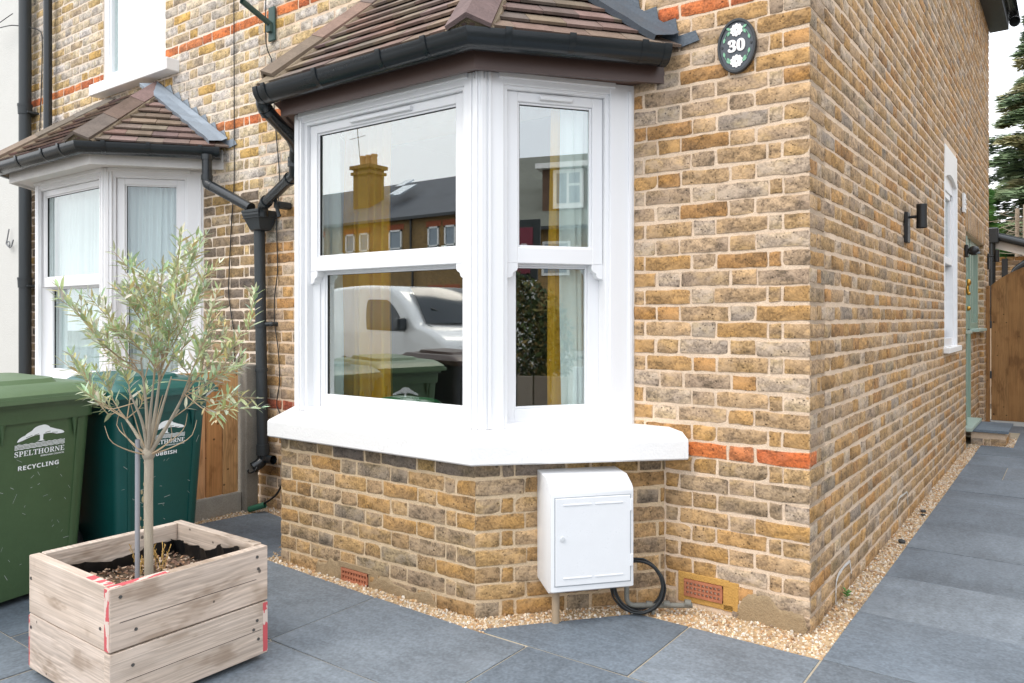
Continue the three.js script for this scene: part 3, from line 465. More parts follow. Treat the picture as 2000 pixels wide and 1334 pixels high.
    for (let i = 0; i < N; i++) for (let k = 0; k < 3; k++) { const q = [rows[i][k], rows[i][k + 1], rows[i + 1][k + 1], rows[i + 1][k]]; for (const m of [0, 1, 2, 0, 2, 3]) pos.push(...q[m].toArray()); }
    const g = new THREE.BufferGeometry(); g.setAttribute('position', new THREE.Float32BufferAttribute(pos, 3)); g.computeVertexNormals(); fl.push(muv(g));
    part('lead_flashing', fl, ours ? M.leadDark : M.lead, roof); }
}
buildBay(house, bayOurs, { ours: true });
buildBay(nextHouse, bayTheirs, { ours: false });
// ------------------------------------------------------------------ pipes, cables and other fittings of the front walls
{
  const dp = part('downpipe', [tube([[-2.575, 2.44, 0.732], [-2.585, 2.39, 0.72], [-2.64, 2.36, 0.62], [-2.72, 2.30, 0.44], [-2.78, 2.262, 0.36], [-2.845, 2.20, 0.315]], 0.036, 14, 40), tube([[-2.845, 2.22, 0.315], [-2.86, 2.165, 0.305], [-2.89, 2.13, 0.285], [-3.05, 2.095, 0.235], [-3.39, 2.02, 0.13], [-3.43, 1.985, 0.115], [-3.435, 1.94, 0.11]], 0.034, 14, 48)], M.black, house);
  for (const [p, d] of [[[-2.846, 2.205, 0.315], [0, 1, 0]], [[-2.852, 2.18, 0.312], [0.1, 1, 0]], [[-2.96, 2.115, 0.262], [0.9, 0.22, 0.3]], [[-3.36, 2.028, 0.14], [0.9, 0.22, 0.28]], [[-2.60, 2.375, 0.69], [0.3, 0.6, 0.9]]]) part('pipe_collar', new THREE.CylinderGeometry(0.0405, 0.0405, 0.03, 18).applyQuaternion(new THREE.Quaternion().setFromUnitVectors(UPV, V(...d).normalize())).translate(...p), M.black, dp);
  part('pipe_clip', [rbox(-3.33, -3.27, 1.985, 2.03, 0.004, 0.11, 0.012), tube([[-3.285, 2.06, 0.13], [-3.272, 1.99, 0.125], [-3.258, 1.925, 0.115]], 0.012)], M.blackIron, dp);
  // hopper head and the pipe below it
  const hop = (() => { const top = [[-3.60, 0.012], [-3.425, 0.012], [-3.425, 0.155], [-3.60, 0.155]], ring = (s, y) => top.map(([x, z]) => [lerp(-3.51, x, s), y, lerp(0.06, z, s)]), rs = [ring(1, 1.985), ring(1, 1.955), ring(0.97, 1.95), ring(0.62, 1.862), ring(0.42, 1.855)], pos = []; for (let k = 0; k + 1 < rs.length; k++) for (let i = 0; i < 4; i++) { const j = (i + 1) % 4, q = [rs[k][i], rs[k][j], rs[k + 1][j], rs[k + 1][i]]; for (const m of [0, 1, 2, 0, 2, 3]) pos.push(...q[m]); } const g = new THREE.BufferGeometry(); g.setAttribute('position', new THREE.Float32BufferAttribute(pos, 3)); g.computeVertexNormals(); return [muv(g), box(-3.6, -3.425, 1.935, 1.94, 0.012, 0.155), rbox(-3.604, -3.421, 1.97, 1.99, 0.148, 0.16)]; })();
  part('rain_hopper', hop, M.blackIron, house);
  const lp = part('downpipe', [tube([[-3.535, 1.88, 0.068], [-3.495, 0.36, 0.068]], 0.036, 18)], M.blackIron, house);
  part('pipe_socket', [cyl(0.043, 0.043, 0.07, -3.496, 0.40, 0.068), cyl(0.041, 0.041, 0.02, -3.51, 0.93, 0.068)], M.blackIron, lp);
  part('pipe_bracket', [tube([[-3.512, 1.232, 0.07], [-3.44, 1.235, 0.04], [-3.43, 1.235, 0.0]], 0.014), cyl(0.042, 0.042, 0.03, -3.517, 1.232, 0.068), new THREE.SphereGeometry(0.017, 10, 8).translate(-3.425, 1.235, 0.05)], M.blackIron, lp);
  part('pipe_shoe', [tube([[-3.495, 0.37, 0.068], [-3.495, 0.33, 0.07], [-3.503, 0.305, 0.095], [-3.515, 0.285, 0.13]], 0.036, 16), tube([[-3.50, 0.335, 0.065], [-3.40, 0.338, 0.055]], 0.03, 12), new THREE.TorusGeometry(0.04, 0.006, 8, 20).rotateX(-0.7).scale(0.95, 0.95, 0.95).translate(-3.516, 0.284, 0.132)], M.black, lp);
  // neighbour's branch into the hopper
  const np = part('downpipe', [tube([[-4.0, 2.41, 0.16], [-4.0, 2.23, 0.16]], 0.034, 16), tube([[-4.0, 2.245, 0.16], [-3.99, 2.205, 0.16], [-3.94, 2.18, 0.155]], 0.035, 16), tube([[-3.95, 2.185, 0.155], [-3.545, 2.005, 0.125]], 0.034, 18)], M.black, nextHouse);
  for (const y of [2.25, 2.39]) part('pipe_collar', cyl(0.039, 0.039, 0.035, -4.0, y, 0.16), M.black, np); part('pipe_mouth', new THREE.CylinderGeometry(0.028, 0.028, 0.004, 16).rotateZ(1.19).translate(-3.543, 2.004, 0.125), M.gasket, np);
  // the two pipes at the far end
  const d1 = part('downpipe', [tube([[-7.11, -0.02, 0.09], [-7.11, 5.0, 0.09]], 0.052, 18)], M.blackIron, nextHouse);
  part('pipe_socket', [cyl(0.062, 0.058, 0.08, -7.11, 3.23, 0.09), cyl(0.064, 0.064, 0.02, -7.11, 3.275, 0.09), cyl(0.062, 0.058, 0.08, -7.11, 1.6, 0.09), cyl(0.064, 0.064, 0.02, -7.11, 1.645, 0.09), rbox(-7.19, -7.03, 3.195, 3.215, 0.0, 0.1), rbox(-7.19, -7.03, 1.565, 1.585, 0.0, 0.1)], M.blackIron, d1);
  part('downpipe', [tube([[-6.68, 2.93, 0.07], [-6.68, 5.0, 0.07]], 0.036, 18)], M.black, nextHouse);
}
const hang = (name, label, pts, r, m = M.cable, group) => tag(part(name, tube(pts, r, 6, pts.length * 8), m), label, 'cable', group);
hang('wall_cable', 'thin black cable hanging down the brick wall past the rain hopper on its neighbour side', [[-3.905, 5.0, 0.014], [-3.90, 3.4, 0.015], [-3.893, 2.95, 0.018], [-3.898, 2.5, 0.014], [-3.90, 2.2, 0.014], [-3.93, 1.95, 0.014], [-3.955, 1.6, 0.016], [-3.965, 1.44, 0.014], [-3.93, 1.3, 0.016], [-3.90, 1.15, 0.014], [-3.905, 0.85, 0.014]], 0.0042);
hang('wall_cable', 'thin black cable running down behind the swan-neck pipe beside the bay window', [[-3.468, 5.0, 0.014], [-3.466, 3.2, 0.07], [-3.475, 3.0, 0.014], [-3.44, 2.6, 0.014], [-3.39, 2.2, 0.014], [-3.42, 1.9, 0.016], [-3.41, 1.6, 0.014], [-3.44, 1.42, 0.016], [-3.445, 1.25, 0.014], [-3.40, 1.05, 0.016], [-3.39, 0.85, 0.014], [-3.42, 0.7, 0.016], [-3.36, 0.62, 0.02]], 0.0036);
hang('wall_cable', 'thin dark cable beside the iron soil pipe at the rendered house', [[-7.6, 4.06, 0.2], [-7.2, 4.03, 0.16], [-6.98, 3.98, 0.02], [-6.93, 3.85, 0.014], [-6.95, 3.4, 0.014], [-6.985, 3.0, 0.014], [-6.98, 2.4, 0.014], [-7.0, 1.7, 0.014], [-6.95, 1.4, 0.016], [-6.95, 0.7, 0.014]], 0.005);
hang('wall_cable', 'thin overhead wire crossing to the soil pipe on the rendered house', [[-7.75, 3.86, 0.30], [-7.45, 4.02, 0.25], [-7.2, 4.14, 0.16]], 0.004);
hang('wire_coil', 'small loose coil of grey wire stuck to the pale rendered wall', [[-7.40, 2.13, 0.115], [-7.41, 2.08, 0.12], [-7.43, 2.03, 0.12], [-7.44, 1.99, 0.125], [-7.40, 1.96, 0.12], [-7.36, 1.97, 0.125], [-7.39, 2.01, 0.12], [-7.44, 2.0, 0.12], [-7.38, 1.95, 0.12], [-7.32, 1.96, 0.125], [-7.29, 2.02, 0.12]], 0.006, mat(0x7f8285, 0.5));
hang('earth_cable', 'black cable curving from the grey junction box into the gravel', [[-3.275, 0.28, 0.055], [-3.285, 0.2, 0.07], [-3.33, 0.12, 0.09], [-3.42, 0.06, 0.11], [-3.47, 0.03, 0.14]], 0.0075);
tag(part('hose_end', [tube([[-3.40, 0.055, 0.12], [-3.50, 0.02, 0.17]], 0.02, 10)], mat(0x2f6b52, 0.5)), 'short green hose end lying on gravel by the junction box', 'hose');
tag(part('junction_box', [rbox(-3.315, -3.245, 0.255, 0.42, 0.008, 0.06, 0.012), rbox(-3.308, -3.252, 0.262, 0.413, 0.058, 0.064, 0.004)], mat(0x7b8590, 0.5)), 'small grey plastic junction box on the wall beside the bay plinth', 'junction box');
{ // bracket with a round bar
  const t = thing('line_bracket', 'weathered green metal bracket with a projecting bar on the upper wall', 'bracket', null, [-3.466, 3.24, 0]);
  part('plate', [rbox(-0.034, 0.034, -0.115, 0.115, 0.008, 0.026, 0.012), rbox(-0.024, 0.02, -0.06, -0.01, 0.02, 0.05)], mat(0x44605a, 0.6, { map: TX.scuff }), t);
  part('bar', [tube([[0, -0.01, 0.02], [0.03, 0.065, 0.27]], 0.019, 14)], mat(0x3f5c58, 0.55, { map: TX.scuff }), t);
}
// upstairs window of the neighbour
{
  const f = face([-5.79, -0.035], [-4.82, -0.035]), w = new THREE.Group(); w.name = 'upper_window'; nextHouse.add(w);
  part('window_frame', [f.rb(0, 0.075, 3.24, 4.75, -0.06, 0.03), f.rb(f.L - 0.075, f.L, 3.24, 4.75, -0.06, 0.03), f.rb(0.07, f.L - 0.07, 3.24, 3.335, -0.06, 0.029), f.rb(0.07, f.L - 0.07, 4.66, 4.75, -0.06, 0.029), f.rb(0.07, 0.095, 3.33, 4.67, -0.05, 0.018), f.rb(f.L - 0.095, f.L - 0.07, 3.33, 4.67, -0.05, 0.018)], M.upvc, w);
  part('glass_pane', f.bx(0.09, f.L - 0.09, 3.33, 4.67, -0.011, -0.0105), M.glass, w); part('blind', f.bx(0.085, f.L - 0.085, 3.32, 4.68, -0.035, -0.03), mat(0xe6e9ee, 0.8), w);
  part('window_sill', muv(rbox(-5.83, -4.62, 3.14, 3.235, -0.03, 0.105, 0.008)), M.paint, w);
}
// the rendered house at the far left
{
  const t = thing('rendered_house', 'pale rendered house wall beyond the iron soil pipe', 'house');
  part('wall', muv(box(-12, -7.195, -0.1, 5.2, -5, 0.09)), M.render, t);
}
// curtains
function curtain(name, label, group, m, p, q, y0, y1, folds, depth, seed) {
  const nu = folds * 10, nv = 6, pos = [], r = rng(seed), ph = Array.from({ length: folds + 1 }, () => r()), U = V(q[0] - p[0], 0, q[1] - p[1]), L = U.length(); U.normalize(); const N = U.clone().cross(UPV), at = (i, j) => { const t = i / nu, k = t * folds, a = Math.floor(k), w = lerp(ph[a], ph[Math.min(folds, a + 1)], k - a), v = j / nv, o = Math.sin((k + 0.35 * w) * Math.PI * 2) * depth * (0.7 + 0.6 * w) * (0.75 + 0.25 * (1 - v)), x = t * L + 0.012 * Math.sin(v * 3 + w * 6); return V(p[0], lerp(y0, y1, v), p[1]).addScaledVector(U, x).addScaledVector(N, o); };
  for (let j = 0; j < nv; j++) for (let i = 0; i < nu; i++) { const a = at(i, j), b = at(i + 1, j), c = at(i + 1, j + 1), d = at(i, j + 1); for (const w of [a, b, c, a, c, d]) pos.push(...w.toArray()); }
  const g = new THREE.BufferGeometry(); g.setAttribute('position', new THREE.Float32BufferAttribute(pos, 3)); g.computeVertexNormals();
  return tag(part(name, toCreasedNormals(g, 1.2), m), label, 'curtain', group);
}
const mustard = mat(0xe4ab26, 0.85, { sheen: 0.4, sheenRoughness: 0.6 }), whiteCloth = mat(0xf7f9fa, 0.9, { k: 0.92 }), voile = mat(0xeff4f7, 0.9, { transmission: 0.12, thickness: 0 });
curtain('curtain', 'mustard yellow curtain behind the wide pane of the bay window', null, mustard, [-2.42, 0.30], [-2.07, 0.28], 0.79, 2.34, 6, 0.022, 3);
curtain('curtain', 'white curtain lining at the edge of the wide bay pane', null, whiteCloth, [-2.45, 0.43], [-2.36, 0.38], 0.79, 2.34, 2, 0.012, 4);
curtain('curtain', 'mustard yellow curtain edge beside the white curtain in the narrow bay pane', null, mustard, [-1.113, 0.220], [-1.075, 0.168], 0.79, 2.34, 2, 0.006, 5);
curtain('curtain', 'white curtain behind the narrow pane of the bay window', null, whiteCloth, [-1.078, 0.176], [-0.955, 0.006], 0.79, 2.34, 4, 0.014, 6);
curtain('net_curtain', 'white net curtain behind the wide pane of the adjoining bay', 'net curtains in the adjoining bay', voile, [-5.88, 0.345], [-4.72, 0.345], 0.79, 2.34, 22, 0.014, 7);
curtain('net_curtain', 'white net curtain behind the narrow pane of the adjoining bay', 'net curtains in the adjoining bay', voile, [-4.84, 0.36], [-4.44, -0.08], 0.79, 2.34, 12, 0.014, 8);
{ // leaf print cushion on the inner sill
  const t = thing('cushion', 'green and white leaf print cushion inside the bay window', 'cushion', null, [-1.86, 0.82, 0.38]);
  const g = new THREE.SphereGeometry(1, 28, 16), p = g.attributes.position, col = [], r = fbm(64, 64, 7, 9, 3, 90);
  for (let i = 0; i < p.count; i++) { const x = p.getX(i), y = p.getY(i), z = p.getZ(i), s = (v) => Math.sign(v) * Math.pow(Math.abs(v), 0.6); p.setXYZ(i, s(x) * 0.19, s(y) * 0.055, s(z) * 0.1); const n = r[(Math.floor((x + 1) * 31) * 64 + Math.floor((z + 1) * 31)) % 4096]; col.push(...(n > 0.5 ? lin(0x2f7d4c) : lin(0xe8efe6))); }
  g.setAttribute('color', new THREE.Float32BufferAttribute(col, 3)); g.computeVertexNormals(); part('cover', g, new THREE.MeshPhysicalMaterial({ vertexColors: true, roughness: 0.9 }), t);
}
// ------------------------------------------------------------------ number plaque
const font = await new FontLoader().loadAsync('fonts/droid/droid_serif_bold.typeface.json'), fontS = await new FontLoader().loadAsync('fonts/droid/droid_sans_bold.typeface.json');
{
  const t = thing('number_plaque', 'oval slate grey house number plaque reading 30 with white flowers', 'plaque', null, [-0.293, 2.43, 0.006]);
  const a = 0.081, b = 0.113, ell = (k) => { const s = new THREE.Shape(); s.absellipse(0, 0, a * k, b * k, 0, Math.PI * 2); return s; };
  const slate = mat(0x4a5058, 0.45), dark = mat(0x2c3034, 0.4), white = mat(0xfaf4f1, 0.5, { k: 0.92 }), green = mat(0x86bf9c, 0.5);
  part('base', new THREE.ExtrudeGeometry(ell(0.955), { depth: 0.014, bevelEnabled: false, curveSegments: 48 }), slate, t);
  const rim = ell(1); rim.holes.push(ell(0.92)); part('rim', new THREE.ExtrudeGeometry(rim, { depth: 0.018, bevelEnabled: true, bevelSize: 0.002, bevelThickness: 0.002, bevelSegments: 2, curveSegments: 48 }), dark, t);
  const num = new TextGeometry('30', { font, size: 0.048, depth: 0.004, curveSegments: 6, bevelEnabled: true, bevelSize: 0.0022, bevelThickness: 0.001 }); num.computeBoundingBox(); const bb = num.boundingBox; num.translate(-(bb.min.x + bb.max.x) / 2, -(bb.min.y + bb.max.y) / 2 - 0.0, 0.0145).rotateZ(0.02); part('number', num, white, t);
  for (const y of [0.066, -0.066]) {
    for (let k = 0; k < 5; k++) { const an = k * Math.PI * 2 / 5 + 0.3, s = new THREE.Shape(); s.moveTo(0, 0.003); s.bezierCurveTo(0.006, 0.006, 0.017, 0.016, 0.011, 0.024); s.bezierCurveTo(0.007, 0.028, 0.003, 0.026, 0, 0.0225); s.bezierCurveTo(-0.003, 0.026, -0.007, 0.028, -0.011, 0.024); s.bezierCurveTo(-0.017, 0.016, -0.006, 0.006, 0, 0.003); part('petal', new THREE.ExtrudeGeometry(s, { depth: 0.002, bevelEnabled: true, bevelSize: 0.0008, bevelThickness: 0.001, bevelSegments: 1, curveSegments: 5 }).rotateZ(an).translate(0, y, 0.0145), white, t); }
    for (const s of [-1, 1]) {
      const d = Math.sign(y), leaf = (x, yy, an, k = 1) => { const q = new THREE.Shape(); q.moveTo(0, 0); q.bezierCurveTo(0.006 * k, 0.004, 0.007 * k, 0.014 * k, 0, 0.021 * k); q.bezierCurveTo(-0.007 * k, 0.014 * k, -0.006 * k, 0.004, 0, 0); part('leaf', new THREE.ExtrudeGeometry(q, { depth: 0.0015, bevelEnabled: true, bevelSize: 0.0005, bevelThickness: 0.0008, bevelSegments: 1, curveSegments: 4 }).rotateZ(an).translate(x, yy, 0.0145), green, t); };
      leaf(s * 0.026, y + 0.004 * d, s * -1.0, 1.05); leaf(s * 0.03, y - 0.002 * d, s * (-1.57 - d * 1.1), 0.95); leaf(s * 0.052, y - 0.026 * d, s * (-1.57 - d * 1.4), 1.0);
      part('stem', tube([[s * 0.022, y, 0.0155], [s * 0.04, y - 0.006 * d, 0.016], [s * 0.052, y - 0.026 * d, 0.0155]], 0.0011, 5), green, t);
    }
  }
  for (const s of [-1, 1]) part('screw', cyl(0.005, 0.005, 0.004, 0, 0, 0).rotateX(Math.PI / 2).translate(s * 0.063, 0.002, 0.0155), dark, t);
}
// ------------------------------------------------------------------ gas meter box on the splayed face
{
  const f = face(bayOurs[2], bayOurs[3]), t = thing('meter_box', 'white plastic gas meter box on the angled brick plinth', 'meter box'), w = mat(0xeef0f3, 0.34, { map: TX.paint, k: 0.9 });
  const sh = new THREE.Shape(); sh.moveTo(0.006, 0.155); sh.lineTo(0.17, 0.142); sh.lineTo(0.205, 0.158); sh.lineTo(0.205, 0.545); sh.bezierCurveTo(0.205, 0.562, 0.198, 0.57, 0.185, 0.578); sh.lineTo(0.135, 0.606); sh.lineTo(0.006, 0.612); sh.lineTo(0.006, 0.155);
  const g = new THREE.ExtrudeGeometry(sh, { depth: 0.352, bevelEnabled: true, bevelSize: 0.005, bevelThickness: 0.005, bevelSegments: 2 }); // x outward, y up, z along
  g.applyMatrix4(new THREE.Matrix4().makeBasis(f.N, UPV, f.U.clone().negate()).setPosition(f.at(0.630, 0, 0))); part('case', toCreasedNormals(flat(g), 0.5), w, t);
  const door = part('door', [f.rb(0.292, 0.618, 0.178, 0.536, 0.2085, 0.2145, 0.003)], w, t);
  part('door_groove', [f.bx(0.288, 0.622, 0.174, 0.54, 0.2095, 0.2105)], mat(0xaeb3b8, 0.6), t);
  for (const [a, b] of [[0.325, 0.448], [0.462, 0.585]]) for (const y of [0.505, 0.205]) part('rib', f.rb(a, b, y, y + 0.007, 0.2135, 0.217, 0.003), w, door);
  part('latch', [cyl(0.010, 0.010, 0.006, 0, 0, 0).rotateX(Math.PI / 2).translate(0.322, 0.37, 0.216).applyMatrix4(f.M), cyl(0.005, 0.005, 0.008, 0, 0, 0).rotateX(Math.PI / 2).translate(0.322, 0.37, 0.216).applyMatrix4(f.M)], mat(0xd9dcde, 0.4), door);
  for (const y of [0.47, 0.24]) part('hinge', f.rb(0.617, 0.630, y, y + 0.05, 0.206, 0.217, 0.002), w, t);
  tag(part('standpipe', [tube([[...f.at(0.318, 0.16, 0.13).toArray()], [...f.at(0.318, -0.03, 0.13).toArray()]], 0.0165, 14)], mat(0xb59f84, 0.7, { map: TX.scuff })), 'short beige pipe between gravel and the meter box', 'pipe');
}
// pipes and the coil of cable in the corner
{
  const iron = mat(0x85837a, 0.7, { map: TX.tile }), t = thing('gas_pipe', 'old grey iron gas pipe with joints lying along the gravel', 'pipe');
  part('pipe', [tube([[-0.70, 0.17, 0.235], [-0.70, 0.06, 0.235], [-0.69, 0.035, 0.225], [-0.66, 0.032, 0.215]], 0.011, 12), tube([[-0.67, 0.033, 0.218], [-0.46, 0.042, 0.095]], 0.0115, 12)], iron, t);
  for (const k of [0.25, 0.55, 0.92]) part('joint', new THREE.CylinderGeometry(0.0155, 0.0155, 0.026, 12).rotateZ(1.5).rotateY(0.53).translate(lerp(-0.67, -0.46, k), lerp(0.033, 0.052, k), lerp(0.218, 0.095, k)), iron, t);
  part('branch', [tube([[-0.60, 0.04, 0.178], [-0.598, 0.0, 0.19]], 0.009, 10)], iron, t);
  const c = thing('cable_coil', 'coiled black cable leaning in the corner beside the meter box', 'cable'), r = rng(12), n = V(0.35, 0.12, 0.93).normalize(), a = V(1, 0, -0.376).normalize(), b = n.clone().cross(a).normalize();
  for (let k = 0; k < 6; k++) { const R = 0.098 + 0.018 * r(), o = V(-0.655 + 0.012 * (r() - 0.5), 0.118 + 0.012 * (r() - 0.5), 0.215).addScaledVector(n, (k - 2.5) * 0.007), pts = []; for (let i = 0; i < 14; i++) { const an = i / 14 * Math.PI * 2; pts.push(o.clone().addScaledVector(a, R * (1 + 0.03 * Math.sin(an * 2 + k)) * Math.cos(an)).addScaledVector(b, R * (1 + 0.02 * Math.cos(an * 3 + k)) * Math.sin(an)).addScaledVector(n, 0.004 * Math.sin(an * 2 + k)).toArray()); } part('loop', tube(pts, 0.0043, 7, 60, true), M.cable, c); }
}
// air bricks: a lattice over a dark hollow
function airBrick(f, u0, u1, v0, v1, nx, ny, label, m, parentName) {
  const t = thing('air_brick', label, 'air brick', null), cw = (u1 - u0 - 0.012) / nx, ch = (v1 - v0 - 0.012) / ny, g = [f.bx(u0, u1, v0, v0 + 0.011, -0.05, 0.012), f.bx(u0, u1, v1 - 0.011, v1, -0.05, 0.012), f.bx(u0, u0 + 0.011, v0, v1, -0.05, 0.011), f.bx(u1 - 0.011, u1, v0, v1, -0.05, 0.011)];
  for (let i = 1; i < nx; i++) g.push(f.bx(u0 + 0.006 + i * cw - cw * 0.17, u0 + 0.006 + i * cw + cw * 0.17, v0 + 0.005, v1 - 0.005, -0.05, 0.0105)); for (let j = 1; j < ny; j++) g.push(f.bx(u0 + 0.005, u1 - 0.005, v0 + 0.006 + j * ch - ch * 0.2, v0 + 0.006 + j * ch + ch * 0.2, -0.05, 0.0108));
  part('lattice', muv(merged(g)), M.terracotta, t); part('hollow', f.bx(u0, u1, v0, v1, -0.056, -0.05), M.gasket, t);
  if (m) part('cement_surround', [muv(f.rb(u0 - 0.03, u0 - 0.001, v0 - 0.03, v1 + 0.03, -0.03, 0.007)), muv(f.rb(u1 + 0.001, u1 + 0.07, v0 - 0.03, v1 + 0.024, -0.03, 0.006)), muv(f.rb(u0 - 0.02, u1 + 0.03, v1 + 0.001, v1 + 0.03, -0.03, 0.008)), muv(f.rb(u0 - 0.02, u1 + 0.05, v0 - 0.028, v0 - 0.001, -0.03, 0.006))], m, t);
}
airBrick(fFront, 3.10, 3.275, 0.045, 0.118, 9, 3, 'terracotta air brick set in yellow mortar near the coiled cable', M.cementYellow);
airBrick(face(bayOurs[1], bayOurs[2]), 0.475, 0.66, -0.004, 0.056, 9, 2, 'red air brick at the foot of the bay plinth in gravel', M.cement);
// cement smeared over the foot of the corner and the plinth
{ const r = rng(31), smear = (f, u0, u1, v0, v1) => { const nx = 26, ny = 8, pos = [], pt = []; for (let j = 0; j <= ny; j++) for (let i = 0; i <= nx; i++) { const e = i === 0 || i === nx || j === ny; const u = lerp(u0, u1, i / nx) + (r() - 0.5) * 0.01, top = v1 * (0.74 + 0.2 * Math.sin(i * 0.31 + u0 * 9) + 0.07 * Math.sin(i * 0.83 + u0 * 5)) * smooth(-0.5, 3, Math.min(i, nx - i)), v = lerp(v0, top, j / ny) + (r() - 0.5) * 0.006; pt.push(f.at(u, v, e ? -0.003 : 0.0065 + 0.004 * r())); } for (let j = 0; j < ny; j++) for (let i = 0; i < nx; i++) { const a = j * (nx + 1) + i; for (const k of [a, a + 1, a + nx + 2, a, a + nx + 2, a + nx + 1]) pos.push(...pt[k].toArray()); } const g = new THREE.BufferGeometry(); g.setAttribute('position', new THREE.Float32BufferAttribute(pos, 3)); g.computeVertexNormals(); return muv(toCreasedNormals(g, 1)); };
  part('cement_patch', smear(fFront, 3.33, 3.634, -0.02, 0.14), M.cement, house.children.find((o) => o.name === 'front_wall'));
  part('cement_patch', [smear(face(bayOurs[1], bayOurs[2]), 0.28, 0.47, -0.03, 0.10), smear(face(bayOurs[1], bayOurs[2]), 0.68, 1.10, -0.03, 0.07)], M.cement, house.children.find((o) => o.name === 'bay_plinth')); }
// ------------------------------------------------------------------ side wall: window, lamps, door, step, gate
{
  const f = fSide, w = new THREE.Group(); w.name = 'side_window'; house.add(w); const a = 3.93, b = 4.72;
  // painted lintel with a low arch
  const sh = new THREE.Shape(); sh.moveTo(a, 2.70); sh.lineTo(b, 2.70); sh.lineTo(b, 2.42); sh.quadraticCurveTo((a + b) / 2, 2.56, a, 2.42); sh.lineTo(a, 2.70);
  part('painted_lintel', muv(new THREE.ExtrudeGeometry(sh, { depth: 0.16, bevelEnabled: false, curveSegments: 12 }).translate(0, 0, -0.15).applyMatrix4(f.M)), M.paint, w);
  part('window_frame', [f.rb(a, a + 0.07, 1.02, 2.53, -0.12, -0.012), f.rb(b - 0.07, b, 1.02, 2.53, -0.12, -0.012), f.rb(a + 0.06, b - 0.06, 2.36, 2.55, -0.12, -0.02), f.rb(a + 0.06, b - 0.06, 1.02, 1.10, -0.12, -0.02), f.rb(a - 0.004, a + 0.02, 1.02, 2.45, -0.12, 0.008), f.rb(b - 0.03, b + 0.014, 1.02, 2.48, -0.12, 0.012)], M.upvc, w);
  part('upper_sash', [f.rb(a + 0.07, a + 0.12, 1.74, 2.36, -0.07, -0.03), f.rb(b - 0.12, b - 0.07, 1.74, 2.36, -0.07, -0.03), f.rb(a + 0.07, b - 0.07, 1.74, 1.80, -0.07, -0.022), f.rb(a + 0.07, b - 0.07, 2.31, 2.36, -0.07, -0.03)], M.upvc, w);
  part('lower_sash', [f.rb(a + 0.07, a + 0.13, 1.10, 1.75, -0.11, -0.075), f.rb(b - 0.13, b - 0.07, 1.10, 1.75, -0.11, -0.075), f.rb(a + 0.07, b - 0.07, 1.10, 1.17, -0.11, -0.075), f.rb(a + 0.07, b - 0.07, 1.69, 1.75, -0.11, -0.075)], M.upvc, w);
  part('glass_pane', f.bx(a + 0.11, b - 0.11, 1.8, 2.32, -0.051, -0.0505), M.glass, w); part('glass_pane', f.bx(a + 0.12, b - 0.12, 1.16, 1.70, -0.093, -0.0925), M.glass, w);
  part('window_sill', muv(f.rb(a - 0.02, b + 0.03, 0.985, 1.03, -0.1, 0.045)), M.paint, w);
  part('back_panel', f.bx(a - 0.05, b + 0.05, 0.95, 2.6, -0.34, -0.3), M.room, w);
  // small white vent plate
  tag(part('wall_vent', [f.rb(5.10, 5.24, 2.27, 2.45, 0.008, 0.028), ...[0, 1, 2].map((i) => f.rb(5.115, 5.225, 2.30 + i * 0.045, 2.32 + i * 0.045, 0.026, 0.034))], M.upvc), 'small white vent cover on the side wall above the door', 'vent');
}
function wallLamp(u, y, label) {
  const c = fSide.at(u, y, 0), t = thing('wall_lamp', label, 'wall lamp', 'black cylinder wall lamps', [0.006, y, c.z]);
  part('back_plate', rbox(0, 0.022, -0.115, 0.075, -0.045, 0.045, 0.004), M.lampBlack, t);
  part('arm', [tube([[0.015, 0.045, 0], [0.07, 0.045, 0]], 0.009, 10)], M.lampBlack, t);
  const b = part('lamp_body', [new THREE.LatheGeometry([[0.026, -0.070], [0.0295, -0.072], [0.0305, -0.07], [0.0305, -0.045], [0.0295, -0.043], [0.0295, 0.052], [0.0305, 0.054], [0.0305, 0.074], [0.0295, 0.076], [0.026, 0.074], [0.024, 0.05], [0, 0.05], [0, -0.05], [0.024, -0.05], [0.026, -0.070]].map((p) => new THREE.Vector2(...p)), 28).translate(0.092, 0.045, 0)], M.lampBlack, t);
}
wallLamp(2.13, 1.86, 'black cylinder up-and-down wall lamp between house corner and side window');
wallLamp(8.25 - 0.5, 1.98, 'black cylinder wall lamp past the green side door by the gate');
{ // security light
  const t = thing('security_light', 'black motion sensor security light beside the green door', 'security light', null, [0.006, 1.92, -5.36]);
  part('base', rbox(0, 0.03, -0.06, 0.06, -0.05, 0.05, 0.01), M.lampBlack, t); part('sensor_head', [new THREE.SphereGeometry(0.05, 18, 14).scale(1, 0.9, 1).translate(0.075, 0.0, 0.02), rbox(0.03, 0.10, -0.02, 0.0, -0.06, 0.06)], M.lampBlack, t); part('lens', rbox(0.06, 0.13, -0.035, -0.012, -0.02, 0.05, 0.008), mat(0x6f7a80, 0.2), t);
}
